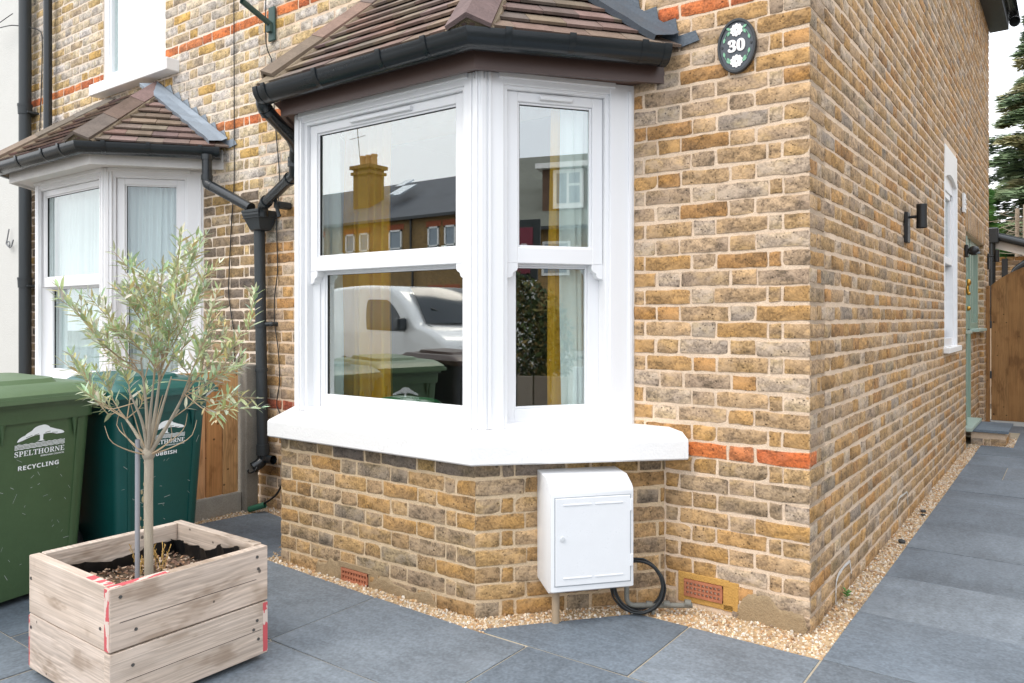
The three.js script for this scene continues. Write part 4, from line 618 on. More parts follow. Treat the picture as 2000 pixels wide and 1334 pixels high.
{ // door recess with door, side light and step
  const f = fSide, d = new THREE.Group(); d.name = 'side_door'; house.add(d);
  part('door_frame', [f.rb(5.48, 5.55, 0.17, 2.13, -0.16, -0.07), f.rb(6.42, 6.50, 0.17, 2.13, -0.16, -0.05), f.rb(7.29, 7.36, 1.15, 2.13, -0.16, -0.06), f.rb(5.5, 7.34, 2.05, 2.13, -0.16, -0.06), f.rb(6.5, 7.3, 1.15, 1.22, -0.16, -0.06), f.rb(6.86, 6.92, 1.2, 2.06, -0.15, -0.07)], M.sage, d);
  part('door_leaf', [f.rb(5.55, 6.42, 0.2, 2.05, -0.15, -0.105), f.rb(5.66, 6.31, 1.2, 1.9, -0.12, -0.098), f.rb(5.66, 6.31, 0.35, 1.0, -0.12, -0.098)], M.sageLight, d);
  part('glass_pane', f.bx(6.5, 7.3, 1.22, 2.05, -0.111, -0.1105), M.glass, d); part('window_sill', f.rb(6.42, 7.36, 1.125, 1.155, -0.16, 0.03), M.sageLight, d); part('window_sill', f.rb(5.44, 5.72, 1.12, 1.15, -0.02, 0.035), M.sageLight, d);
  part('frame_post', f.rb(5.685, 5.735, 0.2, 2.1, -0.06, -0.01), M.sage, d);
  part('door_knocker', [new THREE.TorusGeometry(0.04, 0.009, 8, 20).rotateY(Math.PI / 2).translate(-0.005, 1.56, -5.71), new THREE.SphereGeometry(0.026, 12, 10).scale(1, 1.4, 1).translate(0.0, 1.63, -5.71), new THREE.SphereGeometry(0.018, 10, 8).translate(0.004, 1.52, -5.71)], M.brass, d);
  part('door_knob', [new THREE.SphereGeometry(0.024, 12, 10).translate(0.0, 1.37, -5.71)], M.brass, d);
  part('threshold', f.rb(5.46, 6.44, 0.165, 0.2, -0.14, 0.055), M.sageLight, d);
  const low = part('low_wall', mortarWall(face([-0.05, -6.5], [-0.05, -7.36]), 0, 0.86, -0.1, 1.12, [], 0.1), M.mortarSide, d); d.remove(low); house.add(low);
  layBricks(low, face([-0.05, -6.5], [-0.05, -7.36]), { rows: [0, 14], family: () => 'front', seed: 61, singles: 60 });
  const jamb = part('door_jamb', mortarWall(face([-0.16, -7.362], [0, -7.362]), 0, 0.16, -0.1, 2.13, [], 0.02), M.mortarSide, house);
  layBricks(jamb, face([-0.16, -7.362], [0, -7.362]), { rows: [0, 28], family: () => 'front', seed: 62, singles: 60 });
  part('recess_back', [f.bx(5.3, 7.6, -0.1, 2.4, -0.5, -0.46), f.bx(5.3, 7.6, 2.13, 2.4, -0.46, -0.24)], M.room, house);
  const s = thing('door_step', 'brick door step topped with grey paving below the green door', 'step', null, [0, 0, 0]);
  part('step_top', muv(rbox(0.012, 0.335, 0.125, 0.155, -6.52, -5.80, 0.005)), mat(0x8b97a3, 0.6, { map: TX.slate, k: 0.9 }), s);
  const base = part('step_base', muv(box(0.012, 0.305, -0.05, 0.125, -6.48, -5.84)), M.mortarSide, s);
  layBricks(base, face([0.012, -5.84], [0.305, -5.84]), { rows: [0, 0], family: () => 'front', seed: 71, singles: 10 }); layBricks(base, face([0.305, -5.84], [0.305, -6.48]), { rows: [0, 0], family: () => 'front', seed: 72, singles: 10 });
}
{ // gate: upright boards with a bowed top
  const t = thing('wooden_gate', 'brown boarded wooden gate with arched top at the path end', 'gate', null, [0, 0, -7.6]), r = rng(81), tones = [0xc29a68, 0xbb9260, 0xcba474, 0xb48b5a].map((c) => lin(c, 1));
  const W = 0.175, top = (x) => 1.60 + 0.34 * Math.sin(clamp((x - 0.04) / 1.3) * Math.PI * 0.9 + 0.06) ** 0.7;
  for (let i = 0; i < 7; i++) { const x0 = 0.055 + i * W, sh = new THREE.Shape(); sh.moveTo(x0 + 0.0015, 0.055); sh.lineTo(x0 + W - 0.0015, 0.055); for (let k = 4; k >= 0; k--) { const x = lerp(x0 + 0.0015, x0 + W - 0.0015, k / 4); sh.lineTo(x, top(x)); } const g = muv(new THREE.ExtrudeGeometry(sh, { depth: 0.018, bevelEnabled: true, bevelSize: 0.002, bevelThickness: 0.002, bevelSegments: 1 }).translate(0, 0, -0.02), r() * 3, r() * 3, true), c = tones[i % 4]; g.setAttribute('color', new THREE.Float32BufferAttribute(new Float32Array(g.attributes.position.count * 3).map((_, k) => c[k % 3]), 3)); part('board', g, M.pine, t); }
  const gm = (g, c = tones[1]) => { g = muv(g, 0, 0, true); g.setAttribute('color', new THREE.Float32BufferAttribute(new Float32Array(g.attributes.position.count * 3).map((_, k) => c[k % 3]), 3)); return g; };
  part('post', gm(rbox(0.004, 0.04, 0, 1.66, -0.06, 0.035)), M.pine, t); part('rail', [gm(box(0.05, 1.28, 0.35, 0.45, -0.06, -0.022)), gm(box(0.05, 1.28, 1.3, 1.4, -0.06, -0.022))], M.pine, t);
  for (const y of [0.55, 1.15]) part('hinge', rbox(0.03, 0.06, y, y + 0.09, -0.004, 0.006), M.blackIron, t);
  part('drip_board', box(0.05, 1.28, 0.0, 0.05, -0.03, 0.0), M.render, t);
}
{ // extension beyond the gate with black rainwater goods
  const t = thing('rear_extension', 'low brick extension with black gutter beyond the gate', 'extension', null, [0, 0, 0]);
  const w = part('wall', muv(box(-3.5, 1.2, -0.1, 2.2, -13.5, -11.0)), M.mortarSide, t);
  layBricks(w, face([-0.9, -11.0], [1.2, -11.0]), { rows: [20, 29], family: () => 'front', seed: 91, singles: 120 });
  part('roof', [new THREE.BoxGeometry(5.4, 0.06, 1.9).rotateZ(-0.32).translate(-1.0, 2.86, -11.7)], mat(0x4d545a, 0.7, { map: TX.tile }), t);
  part('fascia', [new THREE.BoxGeometry(3.4, 0.16, 0.03).rotateZ(-0.32).translate(0.1, 2.36, -10.84)], mat(0xd8d3cc, 0.6), t);
  part('gutter', [tube([[-0.7, 2.72, -10.76], [0.55, 2.30, -10.76]], 0.055, 12), tube([[-0.18, 2.62, -10.7], [-0.18, 1.2, -10.7]], 0.06, 12), rbox(-0.28, -0.08, 2.42, 2.66, -10.8, -10.62, 0.02), tube([[0.5, 2.3, -10.6], [0.3, 2.12, -10.6], [0.14, 1.98, -10.6], [0.1, 1.7, -10.6]], 0.055, 12)], M.black, t);
  part('window', [rbox(-0.06, 0.02, 1.75, 2.2, -11.0, -10.98)], M.black, t);
}
// conifer and other growth over the gate
function conifer(name, label, x, z, H, R, seed, hexes, n) {
  const t = thing(name, label, 'tree', null, [x, 0, z]), r = rng(seed), pos = [], col = [], wood = [tube([[0, 0, 0], [0.05, H * 0.5, 0], [0, H * 0.97, 0]], 0.12, 8, 12)];
  const cols = hexes.map((c) => lin(c, 1));
  for (let b = 0; b < n; b++) {
    const v = Math.pow(r(), 0.8), y0 = H * (0.12 + 0.86 * v), len = R * (1.05 - v * 0.86) * (0.55 + 0.6 * r()), an = r() * Math.PI * 2, dir = V(Math.cos(an), -0.12 - 0.2 * r(), Math.sin(an)).normalize(), base = V(0, y0, 0), side = dir.clone().cross(UPV).normalize(), bc = cols[Math.floor(r() * cols.length)];
    wood.push(tube([base.toArray(), base.clone().addScaledVector(dir, len).toArray()], 0.012, 4));
    const m = Math.floor(60 + len * 90);
    for (let k = 0; k < m; k++) {
      const s = 0.18 + 0.82 * Math.sqrt(r()), w = (1 - s * 0.75) * 0.42 * len, o = base.clone().addScaledVector(dir, len * s).addScaledVector(side, (r() - 0.5) * 2 * w).add(V(0, (r() - 0.5) * 0.16 - 0.05 * r(), 0));
      const a = V(dir.x + (r() - 0.5) * 1.3, 0.25 * (r() - 0.7), dir.z + (r() - 0.5) * 1.3).normalize(), bb = a.clone().cross(V(r() - 0.5, 1, r() - 0.5)).normalize(), L = 0.10 + 0.12 * r(), q = 0.022 + 0.024 * r(), kk = 0.75 + 0.5 * r();
      const p = [o.clone().addScaledVector(a, -L * 0.4), o.clone().addScaledVector(bb, q), o.clone().addScaledVector(a, L), o.clone().addScaledVector(bb, -q).add(V(0, -0.02, 0))];
      for (const i of [0, 1, 2, 0, 2, 3]) { pos.push(...p[i].toArray()); col.push(bc[0] * kk, bc[1] * kk, bc[2] * kk); }
    }
  }
  const g = new THREE.BufferGeometry(); g.setAttribute('position', new THREE.Float32BufferAttribute(pos, 3)); g.setAttribute('color', new THREE.Float32BufferAttribute(col, 3)); g.computeVertexNormals();
  part('trunk', wood, mat(0x6a5743, 0.95), t); const c = part('crown', g, new THREE.MeshPhysicalMaterial({ vertexColors: true, roughness: 0.8 }), t); c.userData.kind = 'stuff';
}
conifer('conifer_tree', 'tall dark green conifer standing beyond the wooden gate', 0.75, -18.0, 9.4, 2.8, 301, [0x758a66, 0x64795a, 0x8a9a74, 0x566c56, 0xa09c72], 620);
conifer('conifer_tree', 'bright green bushy conifer low beside the house end', -0.75, -15.5, 4.0, 0.95, 302, [0x6f9a5c, 0x5c8a50, 0x83a866], 110);
{ // bare sticks
  const t = thing('bare_shrub', 'bare grey twiggy shrub in front of the conifers', 'shrub', null, [0.0, 0, -14.2]), r = rng(77), g = [tube([[-0.04, 0, 0], [-0.02, 3.35, 0]], 0.035, 8), tube([[0.08, 0, 0.1], [0.11, 3.4, 0.1]], 0.035, 8)];
  for (let i = 0; i < 46; i++) { const y = 2.2 + 1.1 * r(), a = r() * 6.28, l = 0.25 + 0.5 * r(), s = r() < 0.5 ? -0.02 : 0.11; g.push(tube([[s, y, 0.05], [s + Math.cos(a) * l * 0.5, y + 0.12 * r(), 0.05 + Math.sin(a) * l * 0.5], [s + Math.cos(a) * l, y + 0.3 * (r() - 0.4), 0.05 + Math.sin(a) * l]], 0.005, 4, 5)); }
  part('stems', g, mat(0x9c8d7b, 0.9), t);
}

{ // an unseen house next door, added to shade the side wall
  const t = thing('added_shading_house', 'unseen brick house flank added to shade the side wall', 'house', null, [0, 0, 0]);
  part('wall', muv(box(4.3, 10, -0.1, 4.8, -14, -3.4)), mat(0xb39a74, 0.95, { map: TX.brick, k: 1.2 }), t);
  part('roof', [new THREE.BoxGeometry(3.9, 0.1, 10.9).rotateZ(0.6).translate(5.7, 5.75, -8.7), new THREE.BoxGeometry(3.9, 0.1, 10.9).rotateZ(-0.6).translate(8.8, 5.75, -8.7)], mat(0x5b5f66, 0.7, { map: TX.tile }), t);
}
// ------------------------------------------------------------------ ground
{
  const g = part('ground', muv(new THREE.PlaneGeometry(160, 160, 1, 1).rotateX(-Math.PI / 2).translate(-5, -0.08, 0)), mat(0x7d786f, 0.95, { map: TX.mortar })); g.userData.kind = 'structure';
  const road = part('road', muv(box(-60, 40, -0.09, -0.07, 7.0, 13.5)), mat(0x5d6063, 0.9, { map: TX.mortar })); road.userData.kind = 'structure';
  for (const [z0, z1] of [[5.4, 7.0], [13.5, 15.2]]) { const k = part('footway', muv(box(-60, 40, -0.09, 0.03, z0, z1)), mat(0x9a9892, 0.9, { map: TX.mortar })); k.userData.kind = 'structure'; }
  const bed = part('paving_bed', muv(box(-3.6, 3.2, -0.07, -0.0065, -9.5, 5.4)), M.bed); bed.userData.kind = 'structure';
}
const gravelHoles = [];
{
  const pv = new THREE.Group(); pv.name = 'paving'; pv.userData.kind = 'structure'; scene.add(pv);
  const r = rng(41), J = 0.0055, tones = [0xb4bac0, 0xbcc1c6, 0xaeb5bc, 0xc0c4c8, 0xb2b9c0];
  const slab = (pts, tone) => {                               // polygon [[x, z]...] inset by the joint, with a small arris
    const cx = pts.reduce((a, p) => a + p[0], 0) / pts.length, cz = pts.reduce((a, p) => a + p[1], 0) / pts.length, sh = new THREE.Shape(pts.map(([x, z]) => { const l = Math.hypot(x - cx, z - cz); const k = (l - J * 1.4) / l; return new THREE.Vector2(cx + (x - cx) * k, -(cz + (z - cz) * k)); }));
    const dy = (r() - 0.5) * 0.003, g = muv(new THREE.ExtrudeGeometry(sh, { depth: 0.03, bevelEnabled: true, bevelSize: 0.0015, bevelThickness: 0.002, bevelSegments: 1 }).rotateX(-Math.PI / 2).translate(0, -0.034 + dy, 0), r() * 4, r() * 4, r() < 0.5), c = lin(tones[Math.floor(r() * 5)], 0.93 + 0.14 * r()).map((v, k) => v * [0.56, 0.592, 0.622][k]);
    g.setAttribute('color', new THREE.Float32BufferAttribute(new Float32Array(g.attributes.position.count * 3).map((_, k) => c[k % 3]), 3)); const o = shade(new THREE.Mesh(g, M.slab)); o.name = 'slab'; pv.add(o);
  };
  const rect = (x0, x1, z0, z1) => slab([[x0, z0], [x1, z0], [x1, z1], [x0, z1]]);
  // side path: bands across, one of them split
  const zs = [0.205, -0.378, -0.965, -1.552, -2.138, -2.745, -3.318, -3.944, -4.57, -5.2, -5.79];
  for (let i = 0; i + 1 < zs.length; i++) { const z1 = zs[i], z0 = zs[i + 1]; if (i === 7) { rect(0.098, 0.40, z0, z1); rect(0.40, 1.0, z0, z1); rect(1.0, 1.5, z0, z1); } else { rect(0.098, 1.0, z0, z1); rect(1.0, 1.9, z0, z1); } }
  rect(0.37, 1.3, -6.4, -5.79); rect(0.37, 1.3, -7.0, -6.4); rect(0.02, 1.3, -7.6, -7.0); rect(0.0, 1.3, -8.4, -7.6); rect(0.0, 1.3, -9.2, -8.4);
  // front: along the wall, in front of the bay, and rows towards the road
  rect(-0.423, 0.098, 0.212, 0.758); rect(0.098, 0.70, 0.205, 0.758); rect(0.70, 1.3, 0.205, 0.758); rect(1.3, 1.9, 0.205, 0.758);
  slab([[-0.66, 0.212], [-0.423, 0.212], [-0.423, 0.758], [-1.115, 0.758]]);
  slab([[-1.718, 0.745], [-1.05, 0.768], [-0.855, 0.768], [-0.855, 1.318], [-1.718, 1.318]]);
  slab([[-2.575, 0.70], [-1.718, 0.745], [-1.718, 1.318], [-2.575, 1.318]]);
  rect(-0.855, -0.26, 0.762, 1.318); rect(-0.26, 0.34, 0.762, 1.318); rect(0.34, 0.94, 0.762, 1.318); rect(0.94, 1.54, 0.762, 1.318);
  for (let row = 0; row < 6; row++) { const z0 = 1.318 + row * 0.6; for (let x = -3.5 + (row % 2 ? 0.43 : 0.05); x < 2.2; x += 0.875) { const w = 0.875; const x0 = Math.max(-3.55, x); rect(x0, x + w, z0, z0 + 0.6); } if (row % 2) rect(-3.55, -3.07, z0, z0 + 0.6); }
  slab([[-3.52, 0.58], [-2.575, 0.70], [-2.575, 1.318], [-3.52, 1.318]]); slab([[-3.46, 0.08], [-2.95, 0.16], [-2.56, 0.60], [-2.62, 0.695], [-3.52, 0.58]]);
}
{ // gravel: one mass of pebbles
  const pts = [], r = rng(51), inPoly = (p, poly) => { let c = false; for (let i = 0, j = poly.length - 1; i < poly.length; j = i++) { const a = poly[i], b = poly[j]; if ((a[1] > p[1]) !== (b[1] > p[1]) && p[0] < (b[0] - a[0]) * (p[1] - a[1]) / (b[1] - a[1]) + a[0]) c = !c; } return c; };
  const areas = [[[-0.635, 0], [0.0, 0], [0.0, 0.212], [-0.655, 0.212]], [[0, -5.85], [0.1, -5.85], [0.1, 0.212], [0, 0.212]], [[-1.195, 0.666], [-0.635, 0], [-0.655, 0.212], [-1.10, 0.765]], [[-2.505, 0.666], [-1.195, 0.666], [-1.06, 0.775], [-1.718, 0.752], [-2.575, 0.705]], [[-2.505, 0.666], [-2.575, 0.705], [-2.97, 0.165], [-3.465, 0.085], [-3.60, 0.10], [-3.60, 0.0], [-3.065, 0.0]], [[-3.62, 0.0], [-3.46, 0.08], [-3.53, 0.6], [-3.62, 1.3]], [[0.3, -6.5], [0.37, -6.5], [0.37, -5.79], [0.1, -5.75], [0.1, -5.84], [0.31, -5.84]]];
  for (const a of areas) {
    const x0 = Math.min(...a.map((p) => p[0])), x1 = Math.max(...a.map((p) => p[0])), z0 = Math.min(...a.map((p) => p[1])), z1 = Math.max(...a.map((p) => p[1])), n = Math.round((x1 - x0) * (z1 - z0) * 33000);
    for (let k = 0; k < n; k++) { const p = [lerp(x0, x1, r()), lerp(z0, z1, r())]; if (inPoly(p, a)) pts.push([p[0], p[1], r()]); }
  }
  const base = new THREE.IcosahedronGeometry(1, 1), bp = base.attributes.position, nz = rng(4), seenV = new Map();
  for (let i = 0; i < bp.count; i++) { const key = [bp.getX(i), bp.getY(i), bp.getZ(i)].map((v) => v.toFixed(3)).join(); if (!seenV.has(key)) seenV.set(key, 0.78 + 0.44 * nz()); const k = seenV.get(key); bp.setXYZ(i, bp.getX(i) * k, bp.getY(i) * k, bp.getZ(i) * k); } base.computeVertexNormals();
  const gm = new THREE.InstancedMesh(base, new THREE.MeshPhysicalMaterial({ color: 0xffffff, roughness: 0.75 }), pts.length), cols = [0xead9c0, 0xdcc09a, 0xcfa474, 0xf2eadd, 0xc09870, 0xdccab0, 0xb59a80, 0xe6cca8, 0xe3d8c8].map((c) => lin(c, 0.9)), m = new THREE.Matrix4(), q = new THREE.Quaternion(), c = new THREE.Color();
  pts.forEach((p, i) => { const s = 0.0037 + 0.0045 * r() * r(); q.setFromEuler(new THREE.Euler(r() * 6.3, r() * 6.3, r() * 6.3)); m.compose(V(p[0], -0.012 + 0.018 * p[2] * r() - 0.004, p[1]), q, V(s * (0.9 + 0.7 * r()), s * (0.6 + 0.4 * r()), s)); gm.setMatrixAt(i, m); const k = cols[Math.floor(r() * cols.length)], b = 0.68 + 0.4 * r(); gm.setColorAt(i, c.setRGB(k[0] * b, k[1] * b, k[2] * b)); });
  shade(gm); gm.name = 'gravel'; gm.userData = { kind: 'stuff', label: 'pale cream and tan gravel strip along the foot of the walls', category: 'gravel' }; scene.add(gm);
  const gb = part('gravel_bed', areas.map((a) => muv(new THREE.ShapeGeometry(new THREE.Shape(a.map(([x, z]) => new THREE.Vector2(x, -z)))).rotateX(-Math.PI / 2).translate(0, -0.005, 0))), mat(0xc9ad86, 0.95, { map: TX.mortar })); gb.userData.kind = 'structure';
}
// ------------------------------------------------------------------ fence between the houses
{
  const t = thing('boarded_fence', 'low boarded timber fence with concrete post between the two houses', 'fence'), r = rng(21), tones = [0xe6bd86, 0xdcb076, 0xeac694].map((c) => lin(c, 1.3));
  for (let i = 0; i < 26; i++) { const z0 = 0.19 + i * 0.118, g = muv(new RoundedBoxGeometry(0.018, 0.80, 0.114, 1, 0.003).rotateY((r() - 0.5) * 0.03 + 0.05).translate(-3.60, 0.53, z0 + 0.057), r() * 3, r() * 3, true), c = tones[i % 3].map((x) => x * (0.92 + 0.16 * r())); g.setAttribute('color', new THREE.Float32BufferAttribute(new Float32Array(g.attributes.position.count * 3).map((_, k) => c[k % 3]), 3)); part('board', g, M.pine, t); }
  part('gravel_board', muv(rbox(-3.63, -3.585, -0.03, 0.125, 0.17, 3.3, 0.005)), mat(0xb9b6ae, 0.9, { map: TX.mortar }), t);
  part('post', muv(rbox(-3.64, -3.545, -0.05, 0.965, 0.065, 0.165, 0.012)), mat(0x9a958b, 0.95, { map: TX.mortar, bumpMap: TX.mortarBump, bumpScale: 0.004 }), t);
}

// old paint drips, a weed and dark stones at the foot of the side wall
{
  const f = fSide, strip = (pts) => pts.slice(1).map((q, i) => { const p = pts[i], a = f.at(p[0], p[1], 0.0075), b = f.at(q[0], q[1], 0.0075), l = a.distanceTo(b), g = new THREE.BoxGeometry(l, p[2], 0.002); g.applyMatrix4(new THREE.Matrix4().makeBasis(b.clone().sub(a).normalize(), f.N.clone().cross(b.clone().sub(a)).normalize(), f.N).setPosition(a.clone().add(b).multiplyScalar(0.5))); return g; });
  part('paint_drip', strip([[0.392, 0.0, 0.006], [0.394, 0.05, 0.010], [0.40, 0.10, 0.014], [0.44, 0.122, 0.016], [0.50, 0.128, 0.011], [0.56, 0.132, 0.014], [0.655, 0.128, 0.012], [0.668, 0.10, 0.007], [0.69, 0.06, 0.006]]), mat(0xdedbd6, 0.8), house.children.find((o) => o.name === 'side_wall'));
  part('paint_drip', strip([[1.85, 0.10, 0.006], [1.855, 0.16, 0.010], [1.92, 0.19, 0.012], [2.05, 0.182, 0.008], [2.18, 0.176, 0.012], [2.205, 0.15, 0.007], [2.215, 0.09, 0.006]]), mat(0xd4cfc6, 0.8), house.children.find((o) => o.name === 'side_wall'));
  const w = thing('weed', 'tiny green weed in the gravel at the side wall foot', 'plant', null, [0.03, 0, -0.5]), r = rng(5), lv = []; for (let i = 0; i < 14; i++) { const a = r() * 6.3; lv.push(new THREE.SphereGeometry(0.011, 6, 4).scale(1, 0.25, 0.6).rotateZ(0.6).translate(0.012, 0.014 + 0.03 * r(), 0).rotateY(a)); } part('leaves', lv, mat(0x5c8a44, 0.8), w);
  [[0.075, -2.35], [0.06, -2.46], [0.07, -1.62]].forEach(([x, z], i) => { const g = new THREE.DodecahedronGeometry(0.012 + 0.004 * (i % 3), 1).scale(1.3, 0.6, 1); tag(part('dark_stone', g.rotateY(i).translate(x, 0.006, z), mat(0x4a4c4c, 0.85, { map: TX.tile })), ['larger of two dark stones close together on the side gravel', 'small dark stone next to another on the side gravel', 'single dark stone on the side gravel nearer the house corner'][[1, 0, 2][i]], 'stone', 'dark stones on the side gravel'); });
}
// ------------------------------------------------------------------ wheelie bins (built facing +z, then turned)
function loft(rings, capTop = true, capBot = true) {            // rings: arrays of the same number of points
  const n = rings[0].length, pos = []; const quad = (a, b, c, d) => pos.push(...a, ...b, ...c, ...a, ...c, ...d);
  for (let k = 0; k + 1 < rings.length; k++) for (let i = 0; i < n; i++) { const j = (i + 1) % n; quad(rings[k][i], rings[k][j], rings[k + 1][j], rings[k + 1][i]); }
  const cap = (r, flip) => { const c = r.reduce((a, p) => [a[0] + p[0] / n, a[1] + p[1] / n, a[2] + p[2] / n], [0, 0, 0]); for (let i = 0; i < n; i++) { const j = (i + 1) % n; flip ? pos.push(...c, ...r[j], ...r[i]) : pos.push(...c, ...r[i], ...r[j]); } };
  if (capBot) cap(rings[0], true); if (capTop) cap(rings[rings.length - 1], false);
  const g = new THREE.BufferGeometry(); g.setAttribute('position', new THREE.Float32BufferAttribute(pos, 3)); g.computeVertexNormals(); return muv(toCreasedNormals(g, 0.6));
}
function rrect(w, z0, z1, r, y, dip = 0) { const o = [], cx = w / 2 - r, za = z0 + r, zb = z1 - r; for (const [x, z, a0] of [[cx, za, -Math.PI / 2], [cx, zb, 0], [-cx, zb, Math.PI / 2], [-cx, za, Math.PI]]) for (let i = 0; i <= 4; i++) { const a = a0 + i / 4 * Math.PI / 2; o.push([x + r * Math.cos(a), y + dip * (z + r * Math.sin(a) - z0) / (z1 - z0), z + r * Math.sin(a)]); } return o.reverse(); }
function emblem(word) {                                          // the council's white print: tree, water, name, and the bin's word
  const c = document.createElement('canvas'); c.width = 512; c.height = 512; const x = c.getContext('2d'); x.clearRect(0, 0, 512, 512); x.fillStyle = '#eef1f1'; x.strokeStyle = '#eef1f1';
  x.beginPath(); x.moveTo(40, 176); x.bezierCurveTo(44, 140, 80, 122, 112, 112); x.bezierCurveTo(130, 84, 170, 80, 182, 58); x.bezierCurveTo(200, 34, 232, 24, 262, 22); x.bezierCurveTo(300, 14, 330, 34, 346, 58); x.bezierCurveTo(372, 66, 392, 80, 420, 88); x.bezierCurveTo(452, 98, 478, 110, 486, 128); x.bezierCurveTo(476, 146, 440, 136, 410, 138); x.bezierCurveTo(370, 118, 320, 112, 282, 122); x.lineTo(280, 176); x.bezierCurveTo(284, 188, 300, 190, 312, 192); x.lineTo(214, 192); x.bezierCurveTo(232, 190, 246, 186, 250, 172); x.lineTo(248, 124); x.bezierCurveTo(200, 118, 150, 138, 118, 152); x.bezierCurveTo(90, 166, 60, 172, 40, 176); x.fill();
  x.globalCompositeOperation = 'destination-out'; x.lineWidth = 5; for (const [a, b, p, q] of [[120, 138, 180, 118], [196, 122, 240, 112], [300, 108, 350, 100], [366, 116, 420, 122]]) { x.beginPath(); x.moveTo(a, b); x.lineTo(p, q); x.stroke(); } x.globalCompositeOperation = 'source-over';
  x.lineWidth = 7; for (let k = 0; k < 4; k++) { x.beginPath(); for (let i = 0; i <= 60; i++) { const px = 20 + i * 7.9, py = 208 + k * 14 + 3.5 * Math.sin(i * 0.9); i ? x.lineTo(px, py) : x.moveTo(px, py); } x.stroke(); }
  x.font = 'bold 78px serif'; x.textAlign = 'center'; x.save(); x.translate(256, 330); const w = x.measureText('SPELTHORNE').width; x.scale(476 / w, 1); x.fillText('SPELTHORNE', 0, 0); x.restore();
  x.font = 'bold 24px sans-serif'; x.textAlign = 'right'; x.fillText('BOROUGH COUNCIL', 494, 362);
  x.font = 'bold 66px sans-serif'; x.textAlign = 'center'; x.save(); x.translate(250, 478); x.scale(Math.min(1.1, 404 / x.measureText(word).width), 1); x.fillText(word, 0, 0); x.restore();
  const t = new THREE.CanvasTexture(c); t.colorSpace = THREE.SRGBColorSpace; return new THREE.MeshPhysicalMaterial({ map: t, transparent: true, roughness: 0.6 });
}
function bin(label, pos, turn, { w, h, bodyHex, lidHex, word, print = true, printY = 0.7, tag: ticket, seed }) {
  const t = thing('wheelie_bin', label, 'wheelie bin', 'wheelie bins along the fence', pos, turn), m = mat(bodyHex, 0.42, { map: TX.scuff, bumpMap: TX.rough, bumpScale: 0.0004 }), lm = mat(lidHex, 0.42, { map: TX.scuff, bumpMap: TX.rough, bumpScale: 0.0004 }), wb = w * 0.84, D = w * 1.08, fz = 0.0, slope = 0.055;
  const zf = (y) => slope * (y / h) - slope, ring = (y, k = 1, dz = 0) => rrect(lerp(wb, w, y / h) * k, -D + 0.05 * (1 - y / h), zf(y) + dz, 0.045, y);
  const body = part('body', loft([ring(0.03, 0.94), ring(0.05), ring(0.30), ring(0.60), ring(h - 0.09), ring(h - 0.09, 1.03, 0.012), ring(h - 0.02, 1.03, 0.012), ring(h - 0.02, 1.07, 0.028), ring(h, 1.07, 0.028)]), m, t);
  // pressed panel edges on the front
  for (const s of [-1, 1]) part('panel_rib', [(() => { const x0 = s * lerp(wb, w, 0.1) * 0.36, x1 = s * w * 0.37, g = new THREE.BoxGeometry(0.022, h - 0.16, 0.008), p = g.attributes.position; for (let i = 0; i < p.count; i++) { const y = p.getY(i) + h / 2 - 0.02; p.setXYZ(i, p.getX(i) * 0.8 + lerp(x0, x1, y / h), y, p.getZ(i) + zf(y) + 0.001); } g.computeVertexNormals(); return g; })()], m, body);
  for (const s of [-0.30, 0.31]) part('rim_gusset', [(() => { const g = new THREE.CylinderGeometry(0.016, 0.002, 0.09, 4, 1).rotateY(0.78).translate(s * w, h - 0.135, zf(h - 0.13) + 0.008); return g; })()], m, body);
  const lid = part('lid', loft([rrect(w * 1.1, -D - 0.03, 0.045, 0.05, h + 0.004), rrect(w * 1.12, -D - 0.03, 0.052, 0.05, h + 0.006), rrect(w * 1.12, -D - 0.03, 0.052, 0.05, h + 0.045, -0.012), rrect(w * 1.06, -D, 0.028, 0.05, h + 0.062, -0.012), rrect(w * 0.98, -D + 0.03, -0.01, 0.06, h + 0.085, -0.016)]), lm, t);
  part('lid_panel', loft([rrect(w * 0.70, -D * 0.86, -0.10, 0.05, h + 0.07, -0.012), rrect(w * 0.64, -D * 0.82, -0.13, 0.05, h + 0.105, -0.014)]), lm, lid);
  part('lid_lip', loft([rrect(w * 1.125, -0.05, 0.056, 0.02, h - 0.002), rrect(w * 1.125, -0.05, 0.058, 0.02, h + 0.02)]), lm, lid);
  part('handle', [tube([[-w * 0.45, h + 0.005, -D - 0.06], [w * 0.45, h + 0.005, -D - 0.06]], 0.014, 10), tube([[-w * 0.4, h - 0.02, -D], [-w * 0.4, h + 0.005, -D - 0.06]], 0.012), tube([[w * 0.4, h - 0.02, -D], [w * 0.4, h + 0.005, -D - 0.06]], 0.012)], lm, t);
  for (const s of [-1, 1]) { const wh = part('wheel', new THREE.TorusGeometry(0.072, 0.026, 12, 28).rotateY(Math.PI / 2).translate(s * (wb / 2 + 0.03), 0.098, -D + 0.08), mat(0x1f2123, 0.8), t); part('hub', cyl(0.06, 0.06, 0.03, 0, 0, 0).rotateZ(Math.PI / 2).translate(s * (wb / 2 + 0.03), 0.098, -D + 0.08), mat(0x2a2c2e, 0.6), wh); }
  if (print) { const e = 0.46 * w, g = new THREE.PlaneGeometry(e, e * 0.86), p = g.attributes.position, cy = printY; for (let i = 0; i < p.count; i++) { const y = p.getY(i) + cy; p.setXYZ(i, p.getX(i) + 0.012, y, zf(y) + 0.0035); } g.computeVertexNormals(); part('printed_emblem', g, emblem(word), t); }
